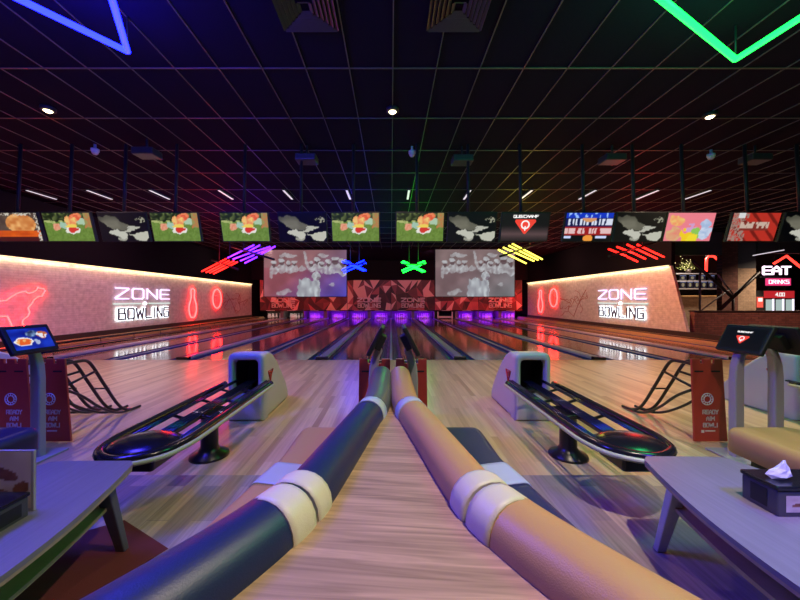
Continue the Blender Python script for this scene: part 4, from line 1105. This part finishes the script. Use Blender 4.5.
for k in range(5):
    px = 680 + k * 9.5; c = at(px + 3, 278, 18.5); h = c.z - at(px, 280.9, 18.5).z
    t = thing('picture_board', 'small lit picture board on the upper servery shelf, %s from the left' % names[k], 'picture board', c, 'picture boards on the upper servery shelf')
    box(c.x - .2, c.x + .2, 18.5, 18.53, c.z - h, c.z + .16).build('board', m_black, t)
    picture('board_picture', (c.x, 18.498, c.z), (1, 0, 0), (0, 0, 1), .34, .24, pic_board(k + 9), m_screend, t, 10, 10)
t = thing('servery_counter', 'wooden servery counter below the picture boards', 'counter', at(705, 312, 17.6))
a, b = at(676, 296, 17.6), at(735, 325, 17.6)
box(a.x, b.x, 17.6, 18.2, 0, a.z - .05).build('front', m_tanbrick, t); box(a.x, b.x, 17.52, 18.25, a.z - .05, a.z).build('worktop', m_warmwood, t)
word('lettering', 'JPS', at(721.5, 300.5, 17.55) + Vector((0, .03, 0)), (1, 0, 0), (0, 0, 1), (0, -1, 0), .22, .10, .035, .02, m_print, t, .4)
t = thing('lit_shrub', 'green shrub with yellow fairy lights left of the red chevron light', 'plant', at(688, 273.6, 18.5))
rnd = random.Random(5); lf = MB(); bl = MB(); c0 = at(688, 265.5, 18.5); zs = at(688, 273.6, 18.3).z + .012
for k in range(260):
    p = c0 + Vector((rnd.gauss(0, .27), rnd.gauss(0, .05), rnd.gauss(0, .2))); p.z = max(p.z, zs + .2); q = Vector((rnd.uniform(-1, 1), rnd.uniform(-1, 1), rnd.uniform(-1, 1))).normalized(); q2 = q.orthogonal().normalized()
    lf.poly([p, p + q * .05 + q2 * .025, p + q * .1, p + q * .05 - q2 * .025])
    if k % 7 == 0: bl.ball(p + q * .05, .018, n=6)
lf.build('foliage', mat('shrub_leaf', (.16, .2, .05), .6, var=.4), t); bl.build('fairy_lights', glow('fairy', (1, .85, .35), 2.2), t)
MB().lathe([(.12, zs), (.16, zs + .22), (.14, zs + .22), (.05, zs + .20)], (c0.x, c0.y, 0), 14).build('pot', m_dark, t)
for ptsx, lb in (([(706, 272), (706.5, 259), (709, 256.5), (714, 257), (722, 263.5)], 'red chevron neon light left of the dark red pillar'), ([(774, 264), (786.5, 256.5), (801, 268)], 'red chevron neon light above the glowing white sign')):
    d = 17.0 if ptsx[0][0] < 750 else 16.3
    t = thing('neon_chevron', lb, 'neon light', at(*ptsx[-1], d), 'red chevron lights over the servery')
    for a, b in (ptsx[0], ptsx[-1]):
        p = at(a, b, d); MB().tube([p, (p.x, p.y, CEIL)], .01, 6).build('hanging_wire', m_black, t)
    MB().tube([at(a, b, d) for a, b in ptsx], .055, 8).build('neon_tube', glow('chevron_red', (1, .03, .02), 4.), t)
t = thing('glowing_sign', 'white and pink glowing food sign at the right edge under the red chevron', 'sign', at(775, 277, 16.4))
word('lettering', 'EAT', at(776, 271, 16.4), (1, 0, 0), (0, 0, 1), (0, -1, 0), .36, .37, .075, .06, glow('sign_pink', (1, .72, .92), 2.2), t, .25)
a, b = at(761, 277, 16.45), at(789, 277.6, 16.45); box(a.x, b.x, 16.45, 16.5, b.z - .03, a.z).build('mounting_rail', m_black, t)
t = thing('glowing_sign', 'narrow pink glowing sign above the red price board', 'sign', at(779, 286, 16.4))
pxbox(MB(), 767, 278.8, 791, 286, 16.45, .08).build('panel', glow('sign_magenta', (.95, .05, .22), .9), t, .01)
for q in (771, 787):
    p = at(q, 285.5, 16.5); MB().tube([p, (p.x, 16.66, at(q, 291, 16.6).z + .012)], .012, 6).build('support', m_black, t)
word('lettering', 'DRINKS', at(779, 282.3, 16.44), (1, 0, 0), (0, 0, 1), (0, -1, 0), .17, .14, .024, .01, glow('sign_white', (1, .85, .95), 1.8), t, .32)
t = thing('drinks_fridge', 'glass-door drinks fridge with red price header at the right edge', 'fridge', at(779, 325, 16.6))
f0, f1 = at(764, 291, 16.6), at(795, 318, 16.6)
box(f0.x, f1.x, 16.62, 17.2, 0, f0.z).build('cabinet', m_black, t, .01)
hd = pxbox(MB(), 764.5, 291.4, 794.5, 298.6, 16.58, .03).build('header', glow('header_red', (.8, .03, .04), .55), t)
word('lettering', '4.00', at(780, 295, 16.575), (1, 0, 0), (0, 0, 1), (0, -1, 0), .15, .1, .035, .008, g_scr_w, hd, .3)
for k in range(3):
    x0 = 765 + k * 10
    dr = pxbox(MB(), x0 + .3, 299.2, x0 + 9.4, 316.5, 16.585, .03).build('door', mat('fridge_door', (.05, .06, .06), .2, bump=.02), t)
    pxbox(MB(), x0 + 1, 300, x0 + 7, 316, 16.575, .008).build('lit_interior', glow('fridge_inside', (.55, .72, .70), .62), dr)
    pxbox(MB(), x0 + 7.4, 299.6, x0 + 9.2, 316, 16.57, .012).build('light_strip', glow('fridge_strip', (.85, .78, 1), 1.8), dr)
t = thing('red_display', 'small red and white lit display machine left of the drinks fridge', 'display', at(760.5, 325, 16.7))
pxbox(MB(), 756.5, 296.5, 763.6, 300.5 + F * H / 16., 16.0, .4).build('cabinet', m_dark, t, .01)
pxbox(MB(), 757, 297.5, 763.2, 308, 15.98, .015).build('screen', glow('display_red', (.95, .12, .08), .9), t)
pxbox(MB(), 758.5, 298.5, 762.5, 302, 15.97, .01).build('lit_patch', glow('display_white', (1, .85, .8), 1.2), t)
t = thing('strip_lamp', 'slim white strip lamp hanging above the tan brick pillar', 'strip lamp', at(770, 253, 15.0))
MB().tube([at(753, 256, 15.0), at(784, 250.5, 15.0)], .02, 8).build('tube', g_tubewhite, t)
for q in ((757, 255.3), (780, 251.2)):
    p = at(*q, 15.0); MB().tube([p, (p.x, p.y, CEIL)], .008, 6).build('hanging_wire', m_black, t)
t = thing('stair_railing', 'crossing dark and grey handrails in front of the servery', 'railing', at(715, 325, 13.6))
m_rl = mat('grey_rail', (.30, .29, .31), .4, .5, bump=.02)
for (a, b, c, d), nm, m, r in (((693, 262, 733, 298.5), 'sloped_rail', m_dark, .06), ((719, 311, 759, 273), 'sloped_rail', m_dark, .065), ((718, 275, 735, 297.5), 'thin_rail', m_rl, .03), ((699, 312.5, 730, 289.5), 'thin_rail', m_rl, .025)):
    MB().tube([at(a, b, 13.6), at(c, d, 13.6)], r, 8).build(nm, m, t)
p = at(700, 300, 13.6); q = at(700, 273, 13.6); MB().tube([(p.x, p.y, 0), (p.x, p.y, q.z)], .035, 8).build('post', m_rl, t)
p = at(733, 300, 13.62); q = at(733, 297, 13.62); MB().tube([(p.x, p.y, 0), (p.x, p.y, q.z)], .045, 8).build('post', m_dark, t)
downlight(Vector((at(697, 249, 15.0).x, 14.6, CEIL)), 'small glowing downlight beyond the pink television')
